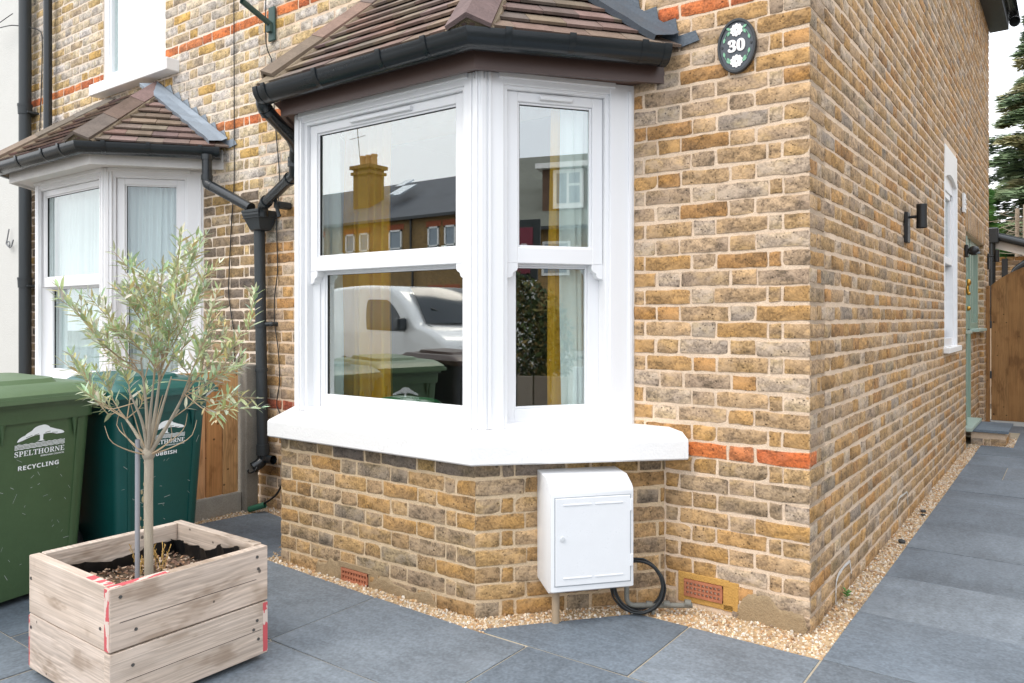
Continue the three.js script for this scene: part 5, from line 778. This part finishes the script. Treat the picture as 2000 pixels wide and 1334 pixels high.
  if (ticket) { const y = h - 0.25, x0 = -lerp(wb, w, y / h) / 2 - 0.006; part('ticket', [rbox(x0 - 0.002, x0, y - 0.075, y + 0.075, -0.30, -0.215, 0.001).rotateZ(-0.04)], mat(0xe7eaee, 0.5), t); part('ticket_print', [...Array(9)].map((_, i) => box(x0 - 0.0035, x0 - 0.0028, y - 0.067, y - 0.043, -0.29 + i * 0.0085, -0.2865 + i * 0.0085 + (i % 3) * 0.0012)).map((g) => g.rotateZ(-0.04)), M.gasket, t); }
  // dried splashes and scratches
  const r = rng(seed), sc = []; for (let i = 0; i < 34; i++) { const y = h * (0.12 + 0.7 * r()), x = (r() - 0.5) * w * 0.8, l = 0.008 + 0.05 * r() * r(), a = (r() - 0.5) * 2.4; sc.push(new THREE.PlaneGeometry(l, 0.0012 + 0.0012 * r()).rotateZ(a).translate(x, y, zf(y) + 0.0022)); } part('scratches', sc, mat(0xaab3ac, 0.8), body).userData.kind = 'stuff';
  return t;
}
bin('olive green recycling bin with white printed emblem next to the planter', [-2.90, 0, 1.68], Math.PI / 2 + 0.2, { w: 0.545, h: 0.90, printY: 0.692, bodyHex: 0x4e6845, lidHex: 0x657f5a, word: 'RECYCLING', seed: 5 });
const teal = bin('dark teal rubbish bin with a white ticket behind the olive tree', [-2.88, 0, 1.10], Math.PI / 2 + 0.02, { w: 0.50, h: 0.885, printY: 0.66, bodyHex: 0x0b534e, lidHex: 0x1a5f58, word: 'RUBBISH', tag: true, seed: 6 });
{ const r = rng(15), g = []; for (let i = 0; i < 46; i++) { const y = 0.12 + 0.6 * r() * (0.5 + 0.5 * r()), s = 0.003 + 0.008 * r() * r(), gg = new THREE.SphereGeometry(1, 7, 5).scale(s, s * (1 + 2.5 * r()), 0.002).translate(-0.06 - 0.05 * (r() - 0.5) - 0.02, y, 0.055 * y / 0.885 - 0.055 + 0.002); g.push(gg); } part('dried_splash', g, mat(0xb7a883, 0.9), teal).userData.kind = 'stuff'; }
bin('dark grey bin with a brown lid past the recycling bin', [-2.86, 0, 2.42], Math.PI / 2, { w: 0.54, h: 0.92, bodyHex: 0x3a3c3d, lidHex: 0x57423a, word: '', print: false, seed: 7 });

// ------------------------------------------------------------------ planter of old scaffold boards
const PL = { x0: -2.168, x1: -1.578, z0: 1.428, z1: 2.012, h: 0.425 };
{
  const t = thing('timber_planter', 'square planter of pale weathered boards with red painted edges', 'planter', null, [0, 0, 0]), r = rng(61), th = 0.036;
  const tones = [0xfff8f4, 0xf8f0ea, 0xfff5ee, 0xf0e8e2].map((c) => lin(c, 1.0));
  const wood = (g, along, k) => { g = muv(g, r() * 3, r() * 3); const c = tones[k % 4]; g.setAttribute('color', new THREE.Float32BufferAttribute(new Float32Array(g.attributes.position.count * 3).map((_, i) => c[i % 3]), 3)); return g; };
  const redN = fbm(256, 256, 9, 5, 4, 71), redTex = dataTex(256, 256, (x, y, i) => redN[i] > 0.58 ? [0.82, 0.76, 0.71] : [0.76 + 0.1 * (redN[i] - 0.4), 0.34, 0.36], true, [0.25, 0.25]), redM = new THREE.MeshPhysicalMaterial({ map: redTex, roughness: 0.7 });
  const hs = [[0.02, 0.2155], [0.2185, PL.h]];
  hs.forEach(([y0, y1], k) => {
    // +z face, its ends painted; +x face; the two hidden behind
    part('board', [wood(rbox(PL.x0 + 0.004, PL.x1 - th - 0.001, y0, y1, PL.z1 - th, PL.z1, 0.004), 0, k)], M.pine, t);
    part('board', [wood(rbox(PL.x1 - th, PL.x1, y0 + 0.002, y1 - 0.003 * k, PL.z0, PL.z1 + 0.002, 0.004), 1, k + 1)], M.pine, t);
    part('board', [wood(rbox(PL.x0, PL.x1 - th - 0.001, y0, y1 + 0.002 * k, PL.z0, PL.z0 + th, 0.004), 0, k + 2)], M.pine, t);
    part('board', [wood(rbox(PL.x0, PL.x0 + th, y0, y1, PL.z0 + th + 0.001, PL.z1 - 0.006 - th, 0.004), 1, k + 3)], M.pine, t);
  });
  part('red_paint', [muv(rbox(PL.x1 - th + 0.003, PL.x1 - 0.003, 0.222, PL.h - 0.006, PL.z1 + 0.0015, PL.z1 + 0.0028, 0.0005)), muv(rbox(PL.x1 + 0.0002, PL.x1 + 0.0012, 0.03, 0.212, PL.z0 + 0.002, PL.z0 + 0.022, 0.0003)), muv(rbox(PL.x0 + 0.005, PL.x0 + 0.012, 0.03, 0.21, PL.z1 - 0.001, PL.z1 + 0.0012, 0.0003)), muv(rbox(PL.x1 - th + 0.004, PL.x1 - 0.004, PL.h - 0.003, PL.h - 0.0015, PL.z1 - 0.20, PL.z1 - 0.004, 0.0005)), muv(rbox(PL.x1 - 0.17, PL.x1 - th - 0.004, PL.h - 0.0006, PL.h + 0.0008, PL.z1 - th + 0.004, PL.z1 - 0.004, 0.0005))], redM, t);
  part('crack', [box(PL.x1 - 0.002, PL.x1 + 0.0004, 0.3065, 0.3085, PL.z0 + 0.05, PL.z1 - 0.03), box(PL.x1 - 0.002, PL.x1 + 0.0004, 0.115, 0.1168, PL.z0 + 0.03, PL.z1 - 0.05)], M.gasket, t);
  for (const [z, y] of [[1.47, 0.345], [1.475, 0.39], [1.98, 0.39], [1.93, 0.272], [1.475, 0.155], [1.47, 0.085], [1.94, 0.16], [1.49, 0.125]]) part('screw', cyl(0.0055, 0.0055, 0.003, 0, 0, 0, 12).rotateZ(Math.PI / 2).translate(PL.x1 + 0.001, y, z), M.screw, t);
  for (const [x, y] of [[-2.145, 0.345], [-1.64, 0.285], [-2.145, 0.17], [-1.64, 0.06]]) part('screw', cyl(0.0055, 0.0055, 0.003, 0, 0, 0, 12).rotateX(Math.PI / 2).translate(x, y, PL.z1 + 0.001), M.screw, t);
  part('soil', [muv(new THREE.BoxGeometry(PL.x1 - PL.x0 - 2 * th - 0.004, 0.28, PL.z1 - PL.z0 - 2 * th - 0.004).translate((PL.x0 + PL.x1) / 2, 0.165, (PL.z0 + PL.z1) / 2))], M.soil, t);
  // crumpled black liner along the far sides
  const lin2 = []; const strip = (p, q, hgt, inward) => { const o1 = r() * 9, ph = (i) => 0.5 + 0.3 * Math.sin(i * 0.9 + o1) + 0.2 * Math.sin(i * 1.9 + o1 * 3), n = 30, pos = [], pts = []; for (let i = 0; i <= n; i++) { const b = V(lerp(p[0], q[0], i / n), 0.29, lerp(p[1], q[1], i / n)), top = hgt(i / n); pts.push([0, 0.35, 0.7, 1].map((v) => b.clone().add(V(inward[0] * (0.006 + 0.03 * ph(i) * v), v * top, inward[1] * (0.006 + 0.03 * ph(i) * v))))); } for (let i = 0; i < n; i++) for (let k = 0; k < 3; k++) { const w = [pts[i][k], pts[i + 1][k], pts[i + 1][k + 1], pts[i][k + 1]]; for (const m of [0, 1, 2, 0, 2, 3]) pos.push(...w[m].toArray()); } const g = new THREE.BufferGeometry(); g.setAttribute('position', new THREE.Float32BufferAttribute(pos, 3)); g.computeVertexNormals(); lin2.push(toCreasedNormals(g, 0.9)); };
  strip([PL.x0 + th, PL.z0 + th + 0.006], [PL.x1 - th, PL.z0 + th + 0.006], (s) => 0.078 + 0.05 * smooth(0.5, 0.72, s) * (0.8 + 0.2 * Math.sin(s * 23)) * (1 - 0.3 * smooth(0.85, 1, s)), [0, 1]); strip([PL.x0 + th + 0.006, PL.z0 + th], [PL.x0 + th + 0.006, PL.z1 - th], (s) => 0.07 + 0.012 * Math.sin(s * 9), [1, 0]); strip([PL.x1 - th - 0.006, PL.z0 + th], [PL.x1 - th - 0.006, PL.z1 - th], (s) => 0.075 * (1 - smooth(0.25, 0.75, s)) * (0.85 + 0.15 * Math.sin(s * 21)) + 0.04, [-1, 0]);
  part('plastic_liner', lin2, mat(0x17191b, 0.35), t);
  // bark mulch
  const g = new THREE.BoxGeometry(1, 0.22, 0.45), N = 900, im = new THREE.InstancedMesh(g, new THREE.MeshPhysicalMaterial({ roughness: 0.9 }), N), m = new THREE.Matrix4(), q = new THREE.Quaternion(), c = new THREE.Color(), cols = [0x8a6a52, 0xb59c86, 0x5f4a3a, 0xcdbcaa, 0x74594a, 0xa07c5e, 0x3f342c].map((h) => lin(h, 0.95));
  for (let i = 0; i < N; i++) { const s = 0.012 + 0.02 * r() * r(); q.setFromEuler(new THREE.Euler((r() - 0.5) * 1.2, r() * 6.3, (r() - 0.5) * 1.2)); m.compose(V(lerp(PL.x0 + th + 0.02, PL.x1 - th - 0.02, r()), 0.308 + 0.016 * r(), lerp(PL.z0 + th + 0.02, PL.z1 - th - 0.02, r())), q, V(s, s * 0.8, s)); im.setMatrixAt(i, m); const k = cols[Math.floor(r() * 7)]; im.setColorAt(i, c.setRGB(...k)); }
  shade(im); im.name = 'bark_mulch'; im.userData.kind = 'stuff'; t.add(im);
  // dry sprigs
  const tw = thing('dry_sprig', 'small dry yellow sprigs growing from the planter mulch', 'plant', null, [-1.90, 0.33, 1.70]), tg = []; for (let i = 0; i < 16; i++) { const a = r() * 6.3, l = 0.05 + 0.07 * r(), b = [0.07 * (r() - 0.5), 0, 0.1 * (r() - 0.5)], tip = [b[0] + Math.cos(a) * 0.03, l, b[2] + Math.sin(a) * 0.03]; tg.push(tube([b, [lerp(b[0], tip[0], 0.4), l * 0.6, lerp(b[2], tip[2], 0.4)], tip], 0.0014, 4, 5)); for (let k = 0; k < 4; k++) { const s = 0.4 + 0.15 * k, o = [lerp(b[0], tip[0], s), l * s, lerp(b[2], tip[2], s)]; tg.push(tube([o, [o[0] + 0.014 * (r() - 0.5), o[1] + 0.014, o[2] + 0.014 * (r() - 0.5)]], 0.0012, 4)); } } part('sprigs', tg, mat(0xc9a561, 0.9), tw);
}
// ------------------------------------------------------------------ olive tree
{
  const O = V(-1.845, 0.33, 1.742), t = thing('olive_tree', 'small olive tree with silvery leaves growing in the timber planter', 'tree', null, O.toArray()), r = rng(404), D = 2.785;
  const at = (px, py, dz = 0) => camera.position.clone().addScaledVector(camD, D + dz).addScaledVector(camR, (px - 1000) / 1500 * (D + dz)).add(V(0, (621 - py) / 1500 * (D + dz), 0)).sub(O);
  const fork = at(290, 890), bark = [tube([[0, -0.02, 0], [0.004, 0.12, 0.003], [-0.004, 0.28, 0], [0.003, 0.40, 0.002], fork.toArray()], 0.0155, 12, 28)], twigs = [];
  bark.push(new THREE.SphereGeometry(0.022, 12, 9).scale(1, 1.25, 1).translate(fork.x, fork.y + 0.006, fork.z));
  const leafPos = [], leafCol = [], cols = [0xb7c49a, 0xa6b58c, 0xcfd8b6, 0xc0cca4, 0xdde4ce, 0xacb98e, 0xccc48c, 0xbabd8a], LC = cols.map((c) => lin(c, 1));
  const leaf = (p, dir, up, L, c) => { const s = dir.clone().cross(up).normalize(), n = s.clone().cross(dir).normalize(), w = L * (0.095 + 0.03 * r()), bend = L * 0.08 * (r() - 0.3), a = p, m1 = p.clone().addScaledVector(dir, L * 0.35).addScaledVector(n, bend), m2 = p.clone().addScaledVector(dir, L * 0.7).addScaledVector(n, bend * 0.8), e = p.clone().addScaledVector(dir, L);
    const l1 = m1.clone().addScaledVector(s, w).addScaledVector(n, w * 0.3), r1 = m1.clone().addScaledVector(s, -w).addScaledVector(n, w * 0.3), l2 = m2.clone().addScaledVector(s, w * 0.75).addScaledVector(n, w * 0.25), r2 = m2.clone().addScaledVector(s, -w * 0.75).addScaledVector(n, w * 0.25);
    for (const q of [a, m1, l1, a, r1, m1, l1, m1, m2, l1, m2, l2, m1, r1, r2, m1, r2, m2, l2, m2, e, m2, r2, e]) { leafPos.push(q.x, q.y, q.z); leafCol.push(...c); } };
  const sprig = (pts, dens, L0) => { const c = new THREE.CatmullRomCurve3(pts), len = c.getLength(), n = Math.max(3, Math.round(len / dens)), base = r() * 6.3; for (let i = 0; i <= n; i++) { const s = lerp(0.12, 1, i / n), p = c.getPoint(s), tg = c.getTangent(s), side = tg.clone().cross(V(Math.cos(base), 0.3, Math.sin(base))).normalize().applyAxisAngle(tg, (i % 2) * Math.PI / 2 + 0.5 * (r() - 0.5)); for (const q of i === n ? [1, -1, 0] : [1, -1]) { const d = tg.clone().multiplyScalar(q ? 0.55 + 0.5 * r() : 1).addScaledVector(side, q * (0.75 + 0.3 * r())).add(V(0, 0.12 * (r() - 0.3), 0)).normalize(); leaf(p, d, V(r() - 0.5, 1, r() - 0.5), L0 * (0.7 + 0.5 * r()) * (i === n ? 0.75 : 1), LC[Math.floor(r() * LC.length)].map((v) => v * (0.85 + 0.3 * r()))); } } };
  const limbs = [[250, 760], [300, 745], [335, 735], [372, 745], [232, 800], [350, 800], [275, 700], [318, 690]].map(([x, y]) => { const e = at(x, y, (r() - 0.5) * 0.34), mid = fork.clone().lerp(e, 0.45).add(V(0, 0.012, 0)).add(V((r() - 0.5) * 0.02, 0, (r() - 0.5) * 0.02)); bark.push(ttube([fork.toArray(), mid.toArray(), e.toArray()], 0.0085, 0.0026, 8, 12)); return { e, mid }; });
  const tips = [[115, 562], [160, 612], [205, 598], [255, 505], [283, 540], [352, 466], [384, 462], [402, 525], [415, 600], [462, 668], [470, 715], [468, 770], [172, 770], [140, 694], [160, 720], [300, 566], [330, 604], [236, 640], [382, 655], [425, 735], [190, 662], [222, 706], [352, 712], [270, 640], [398, 690], [318, 520], [190, 785], [448, 800], [410, 640], [300, 620], [260, 590], [340, 560], [208, 745], [380, 590], [235, 562], [365, 530], [175, 640], [430, 690], [310, 680], [280, 770], [395, 770], [245, 720], [215, 640], [330, 640], [290, 655], [365, 620], [345, 500], [270, 560], [400, 560]];
  for (const [x, y] of tips) {
    const e = at(x, y, (r() - 0.5) * 0.5), lb = limbs.reduce((a, b) => (b.e.distanceTo(e) < a.e.distanceTo(e) ? b : a)), s = lb.mid.clone().lerp(lb.e, 0.4 + 0.6 * r()), mid = s.clone().lerp(e, 0.5).add(V((r() - 0.5) * 0.04, (x < 200 || x > 440) ? -0.035 : 0.0, (r() - 0.5) * 0.04));
    twigs.push(tube([s.toArray(), mid.toArray(), e.toArray()], 0.0021, 5, 10)); sprig([s.clone().lerp(mid, 0.55), mid.clone().lerp(e, 0.35), e], 0.021, 0.056);
    for (let k = 0; k < 2; k++) { const q = 0.35 + 0.5 * r(), o = mid.clone().lerp(e, q * 0.9), d = e.clone().sub(s).normalize().add(V((r() - 0.5) * 1.5, 0.5 * r(), (r() - 0.5) * 1.5)).normalize(), e2 = o.clone().addScaledVector(d, 0.06 + 0.07 * r()); twigs.push(tube([o.toArray(), e2.toArray()], 0.0013, 4)); sprig([o, o.clone().lerp(e2, 0.5), e2], 0.022, 0.050); }
  }
  { const s = at(430, 735, 0.0), e = at(498, 572, 0.02), m = at(474, 668, 0.02); twigs.push(tube([limbs[3].e.toArray(), s.toArray(), m.toArray(), e.toArray()], 0.0019, 5, 16)); sprig([at(484, 655, 0.02), at(492, 615, 0.02), e], 0.015, 0.058); }
  for (const [x, y] of [[245, 850], [335, 855], [215, 860], [360, 835], [262, 812], [310, 800], [375, 850], [228, 830]]) { const e = at(x, y, (r() - 0.5) * 0.3); twigs.push(ttube([fork.toArray(), fork.clone().lerp(e, 0.6).add(V(0, -0.01, 0)).toArray(), e.toArray(), e.clone().add(V((r() - 0.5) * 0.06, 0.05, (r() - 0.5) * 0.06)).toArray()], 0.0034, 0.001, 5, 10)); }
  part('trunk', bark, mat(0xcabfac, 0.9, { map: TX.mortar, bumpMap: TX.mortarBump, bumpScale: 0.003 }), t); part('twig', twigs, mat(0xb9a386, 0.9), t).userData.kind = 'stuff';
  const g = new THREE.BufferGeometry(); g.setAttribute('position', new THREE.Float32BufferAttribute(leafPos, 3)); g.setAttribute('color', new THREE.Float32BufferAttribute(leafCol, 3)); g.computeVertexNormals();
  const c = part('foliage', g, new THREE.MeshPhysicalMaterial({ vertexColors: true, roughness: 0.6, transmission: 0.3, thickness: 0 }), t); c.userData.kind = 'stuff';
  console.log('leaf triangles', leafPos.length / 9);
  tag(part('garden_stake', tube([[O.x - 0.028, 0.32, O.z + 0.028], [O.x - 0.030, 0.835, O.z + 0.026]], 0.0085, 12), mat(0x9b9ca1, 0.5)), 'thin grey stake beside the olive tree trunk', 'stake');
}
// ------------------------------------------------------------------ what the window panes mirror: the other side of the street
{
  const slateRoof = mat(0x5b5f66, 0.7, { map: TX.tile }), farBrick = mat(0xa98a5c, 0.95, { map: TX.brick }), pane = mat(0x8b98a3, 0.15), trim = mat(0xeeeeec, 0.5), arch = mat(0xa55a3c, 0.9);
  // facade looks to -z; local x runs along it
  function terrace(x, label) {
    const t = thing('terraced_house', label, 'house', 'houses across the street', [x, 0, 19.5]), w = 4.6;
    part('wall', muv(box(-w / 2, w / 2, -0.1, 5.25, 0, 7)), farBrick, t);
    part('roof', [new THREE.BoxGeometry(w - 0.01, 0.08, 4.95).rotateX(-0.5).translate(0, 6.28, 1.95), new THREE.BoxGeometry(w - 0.01, 0.08, 4.6).rotateX(0.5).translate(0, 6.28, 6.1)], slateRoof, t);
    part('gutter', [box(-w / 2, w / 2, 5.06, 5.17, -0.28, -0.14), tube([[w / 2 - 0.25, 5.1, -0.1], [w / 2 - 0.25, 0, -0.1]], 0.045)], M.black, t);
    for (const [cx, ww] of [[-1.45, 0.55], [-0.62, 0.55], [1.15, 0.7]]) for (const [y0, y1] of [[3.35, 4.72], [0.9, 2.3]]) {
      const f = part('window', [box(cx - ww / 2, cx + ww / 2, y0, y0 + 0.07, -0.05, 0.03), box(cx - ww / 2, cx + ww / 2, y1 - 0.07, y1, -0.05, 0.03), box(cx - ww / 2, cx - ww / 2 + 0.07, y0, y1, -0.05, 0.03), box(cx + ww / 2 - 0.07, cx + ww / 2, y0, y1, -0.05, 0.03), box(cx - ww / 2, cx + ww / 2, y0 + 0.62, y0 + 0.68, -0.05, 0.03), box(cx - ww / 2 - 0.08, cx + ww / 2 + 0.08, y0 - 0.09, y0 - 0.005, -0.09, 0.02)], trim, t);
      part('pane', box(cx - ww / 2 + 0.05, cx + ww / 2 - 0.05, y0 + 0.05, y1 - 0.05, -0.012, 0.0), pane, f); part('arch', box(cx - ww / 2 - 0.1, cx + ww / 2 + 0.1, y1 + 0.005, y1 + 0.22, -0.02, 0.01), arch, f);
    }
    part('door', box(0.0 + 1.55 + 0.35, 0.0 + 1.55 + 0.7, 0, 2.1, -0.04, 0.0), mat(0x3d4a5a, 0.5), t);
  }
  [[-31.0, 'brick terraced house across the street, furthest from the chimney stack'], [-26.4, 'brick terraced house across the street left of the chimney stack'], [-21.8, 'brick terraced house across the street with two roof windows'], [-17.2, 'brick terraced house across the street right of the roof windows'], [-12.6, 'brick terraced house across the street opposite the parked van']].forEach((a) => terrace(...a));
  { const t = thing('chimney_stack', 'brick chimney stack with three clay pots on the terrace opposite', 'chimney', null, [-24.1, 0, 21.3]); part('stack', [muv(box(-0.52, 0.52, 5.8, 7.75, -0.42, 0.42)), muv(box(-0.6, 0.6, 7.5, 7.62, -0.5, 0.5)), muv(box(-0.64, 0.64, 7.75, 7.9, -0.54, 0.54))], mat(0x9a7a4e, 0.95, { map: TX.brick }), t); for (const x of [-0.36, 0, 0.36]) part('pot', new THREE.LatheGeometry([[0.16, 0], [0.13, 0.1], [0.12, 0.4], [0.145, 0.42], [0.145, 0.5], [0.1, 0.5], [0.1, 0]].map((p) => new THREE.Vector2(...p)), 16).translate(x, 7.9, 0), mat(0xc79b6a, 0.9), t);
    part('aerial', [tube([[-0.5, 7.9, 0], [-0.75, 9.9, 0]], 0.016, 5), tube([[-1.25, 9.85, 0], [-0.7, 9.85, 0]], 0.012, 5), tube([[-1.2, 9.25, 0], [-0.2, 9.3, 0]], 0.012, 5)], M.black, t); }
  for (const [x, y, z, s] of [[-22.6, 7.05, 22.0, 0.8], [-21.9, 6.55, 21.1, 1.25]]) tag(part('roof_window', [new THREE.BoxGeometry(0.62 * s, 0.06, 0.95 * s).rotateX(-0.5).translate(x, y + 0.06, z)], mat(0xdfe7ee, 0.05, { metalness: 0.6 })), s > 1 ? 'larger roof window set low in the slate roof opposite' : 'smaller roof window set high in the slate roof opposite', 'roof window', 'roof windows opposite');
  // white van parked along the kerb
  { const t = thing('white_van', 'white panel van parked at the kerb in front of the houses', 'van', null, [-9.15, -0.06, 8.5], 0.28), w = mat(0xf2f3f4, 0.25, { clearcoat: 0.6 }), dk = mat(0x2a3137, 0.12), prof = new THREE.Shape(); prof.moveTo(-2.2, 0.35); prof.lineTo(2.1, 0.35); prof.bezierCurveTo(2.22, 0.4, 2.22, 0.75, 2.12, 0.88); prof.bezierCurveTo(1.9, 1.02, 1.6, 1.08, 1.28, 1.14); prof.bezierCurveTo(1.0, 1.45, 0.75, 1.68, 0.42, 1.8); prof.bezierCurveTo(-0.2, 1.88, -1.4, 1.88, -2.05, 1.84); prof.bezierCurveTo(-2.2, 1.8, -2.22, 1.5, -2.2, 0.35);
    part('body', toCreasedNormals(flat(new THREE.ExtrudeGeometry(prof, { depth: 1.56, bevelEnabled: true, bevelSize: 0.09, bevelThickness: 0.12, bevelSegments: 5, curveSegments: 10 }).translate(0, 0, -0.78)), 0.7), w, t);
    const ws = []; { const rows = [[1.33, 1.16, 0.70], [1.08, 1.45, 0.68], [0.82, 1.68, 0.64], [0.60, 1.80, 0.60]], pos = [], P = rows.map(([x, y, z]) => [-1, -0.5, 0, 0.5, 1].map((s) => [x + 0.13 - 0.10 * s * s, y + 0.085, z * s])); for (let i = 0; i < 3; i++) for (let k = 0; k < 4; k++) { const q = [P[i][k], P[i][k + 1], P[i + 1][k + 1], P[i + 1][k]]; for (const m of [0, 1, 2, 0, 2, 3]) pos.push(...q[m]); } const g = new THREE.BufferGeometry(); g.setAttribute('position', new THREE.Float32BufferAttribute(pos, 3)); g.computeVertexNormals(); ws.push(toCreasedNormals(g, 1)); } part('windscreen', ws, dk, t);
    for (const s of [-1, 1]) { const sh = new THREE.Shape(); sh.moveTo(-0.42, 1.12); sh.lineTo(1.0, 1.1); sh.bezierCurveTo(0.85, 1.35, 0.6, 1.58, 0.35, 1.66); sh.lineTo(-0.3, 1.68); sh.bezierCurveTo(-0.45, 1.66, -0.46, 1.4, -0.42, 1.12); part('side_window', new THREE.ExtrudeGeometry(sh, { depth: 0.02, bevelEnabled: false }).translate(0, 0, s > 0 ? 0.893 : -0.913), dk, t); for (const x of [-1.4, 1.35]) { const wh = part('wheel', new THREE.TorusGeometry(0.24, 0.085, 10, 24).translate(x, 0.33, s * 0.82), M.lampBlack, t); part('rim', cyl(0.2, 0.2, 0.12, 0, 0, 0).rotateX(Math.PI / 2).translate(x, 0.33, s * 0.82), mat(0xb5b8ba, 0.4, { metalness: 0.6 }), wh); } part('headlight', new THREE.SphereGeometry(0.16, 12, 8).scale(0.8, 0.6, 1).translate(2.02, 0.92, s * 0.62), mat(0xdfe6ea, 0.1), t); part('door_mirror', rbox(0.95, 1.1, 1.12, 1.34, s > 0 ? 0.92 : -1.1, s > 0 ? 1.1 : -0.92, 0.04), dk, t); }
    part('bonnet_line', [tube([[1.42, 1.215, -0.7], [2.0, 1.03, -0.62], [2.16, 0.95, -0.5]], 0.008, 5), tube([[1.42, 1.215, 0.7], [2.0, 1.03, 0.62], [2.16, 0.95, 0.5]], 0.008, 5)], M.gasket, t); part('grille', rbox(2.14, 2.235, 0.68, 0.82, -0.5, 0.5, 0.02), M.lampBlack, t); part('bumper', rbox(2.05, 2.3, 0.35, 0.66, -0.82, 0.82, 0.06), mat(0x3a3d40, 0.6), t); part('wiper', tube([[1.38, 1.27, 0.1], [1.20, 1.50, -0.5]], 0.012, 5), M.lampBlack, t); }
  // to the right: hedge, picket fence, house with a dormer, agent's board
  { const t = thing('hedge', 'dark leafy hedge beside the neighbouring drive', 'hedge', null, [3.7, 0, 2.4]), r = rng(9), pos = [], col = [], cs = [0x3f5230, 0x55683a, 0x6f6a38, 0x2f4028, 0x7d6a3c].map((c) => lin(c, 1)); for (let i = 0; i < 15000; i++) { const a = r() * 6.3, b = Math.acos(2 * r() - 1), k = 0.75 + 0.35 * r(), o = V(0.62 * k * Math.sin(b) * Math.cos(a), 0.95 + 0.85 * k * Math.cos(b), 0.95 * k * Math.sin(b) * Math.sin(a)), d = V(r() - 0.5, r() - 0.5, r() - 0.5).normalize(), e = d.clone().cross(V(r() - 0.5, r(), r() - 0.5)).normalize(), L = 0.022 + 0.03 * r(), c = cs[Math.floor(r() * 5)]; for (const q of [o.clone().addScaledVector(d, -L), o.clone().addScaledVector(e, L * 0.4), o.clone().addScaledVector(d, L), o.clone().addScaledVector(d, -L), o.clone().addScaledVector(d, L), o.clone().addScaledVector(e, -L * 0.4)]) { pos.push(...q.toArray()); col.push(...c); } } const g = new THREE.BufferGeometry(); g.setAttribute('position', new THREE.Float32BufferAttribute(pos, 3)); g.setAttribute('color', new THREE.Float32BufferAttribute(col, 3)); g.computeVertexNormals(); part('foliage', g, new THREE.MeshPhysicalMaterial({ vertexColors: true, roughness: 0.8 }), t).userData.kind = 'stuff'; part('stem', tube([[0, -0.05, 0], [0, 0.9, 0]], 0.05, 8), mat(0x5b4a3a, 0.9), t); }
  { const t = thing('low_fence', 'low grey board fence along the neighbouring drive', 'fence', null, [2.45, 0, 0]), r = rng(3); for (let i = 0; i < 22; i++) { const z = -0.6 + i * 0.17, w = i % 6 === 3, sh = rbox(-0.012, 0.012, 0, w ? 0.82 : 0.72 + 0.01 * r(), z, z + (w ? 0.12 : 0.155), 0.004); part(w ? 'post' : 'board', sh, mat(w ? 0xc9cdd0 : [0x8f8578, 0x9b9184, 0x84796c][i % 3], 0.9), t); } }
  { const t = thing('dormer_house', 'brick house with grey tiled roof and white dormer across the drive', 'house', null, [26, 0, 7]); part('wall', muv(box(-2.2, 6, -0.1, 4.75, -7, 7)), farBrick, t); part('roof', [new THREE.BoxGeometry(6.6, 0.1, 14.4).rotateZ(0.62).translate(-0.1, 6.55, 0), new THREE.BoxGeometry(6.6, 0.1, 14.4).rotateZ(-0.62).translate(5.2, 6.55, 0)], mat(0x77796f, 0.8, { map: TX.tile }), t);
    part('dormer', [box(-1.75, 2.0, 5.35, 7.05, -0.75, 0.95)], mat(0x6e5646, 0.9, { map: TX.tile }), t); part('dormer_roof', box(-2.05, 2.3, 7.05, 7.25, -0.95, 1.15), trim, t); const f = part('dormer_window', [box(-1.82, -1.76, 5.5, 7.0, -0.7, 0.5)], trim, t); for (const [z0, z1, y0, y1] of [[-0.56, -0.14, 5.7, 6.35], [-0.56, -0.14, 6.45, 6.85], [-0.04, 0.36, 5.7, 6.85]]) part('pane', box(-1.835, -1.821, y0, y1, z0, z1), pane, f);
    part('gutter', box(-2.85, -2.7, 4.6, 4.72, -7, 7), M.black, t); part('render_panel', box(-2.24, -2.2, 0, 4.5, 1.0, 6.5), M.render, t); for (const z of [-2.6, -0.3]) { const gw = part('window', [box(-2.26, -2.2, 2.9, 4.2, z, z + 1.1)], trim, t); part('pane', box(-2.28, -2.261, 3.0, 4.1, z + 0.1, z + 1.0), pane, gw); } }
  { const t = thing('agent_board', 'maroon and black sale board on a white post', 'sign', null, [4.75, 0, 2.5]); part('post', rbox(-0.035, 0.035, -0.05, 2.5, -0.035, 0.035), trim, t); part('board', rbox(-0.09, -0.05, 1.75, 2.5, -0.42, 0.42), mat(0x1f2a2c, 0.5), t); part('panel', rbox(-0.096, -0.088, 1.83, 2.40, -0.33, 0.33), mat(0x7a2038, 0.5), t); }
}
renderer.render(scene, camera);
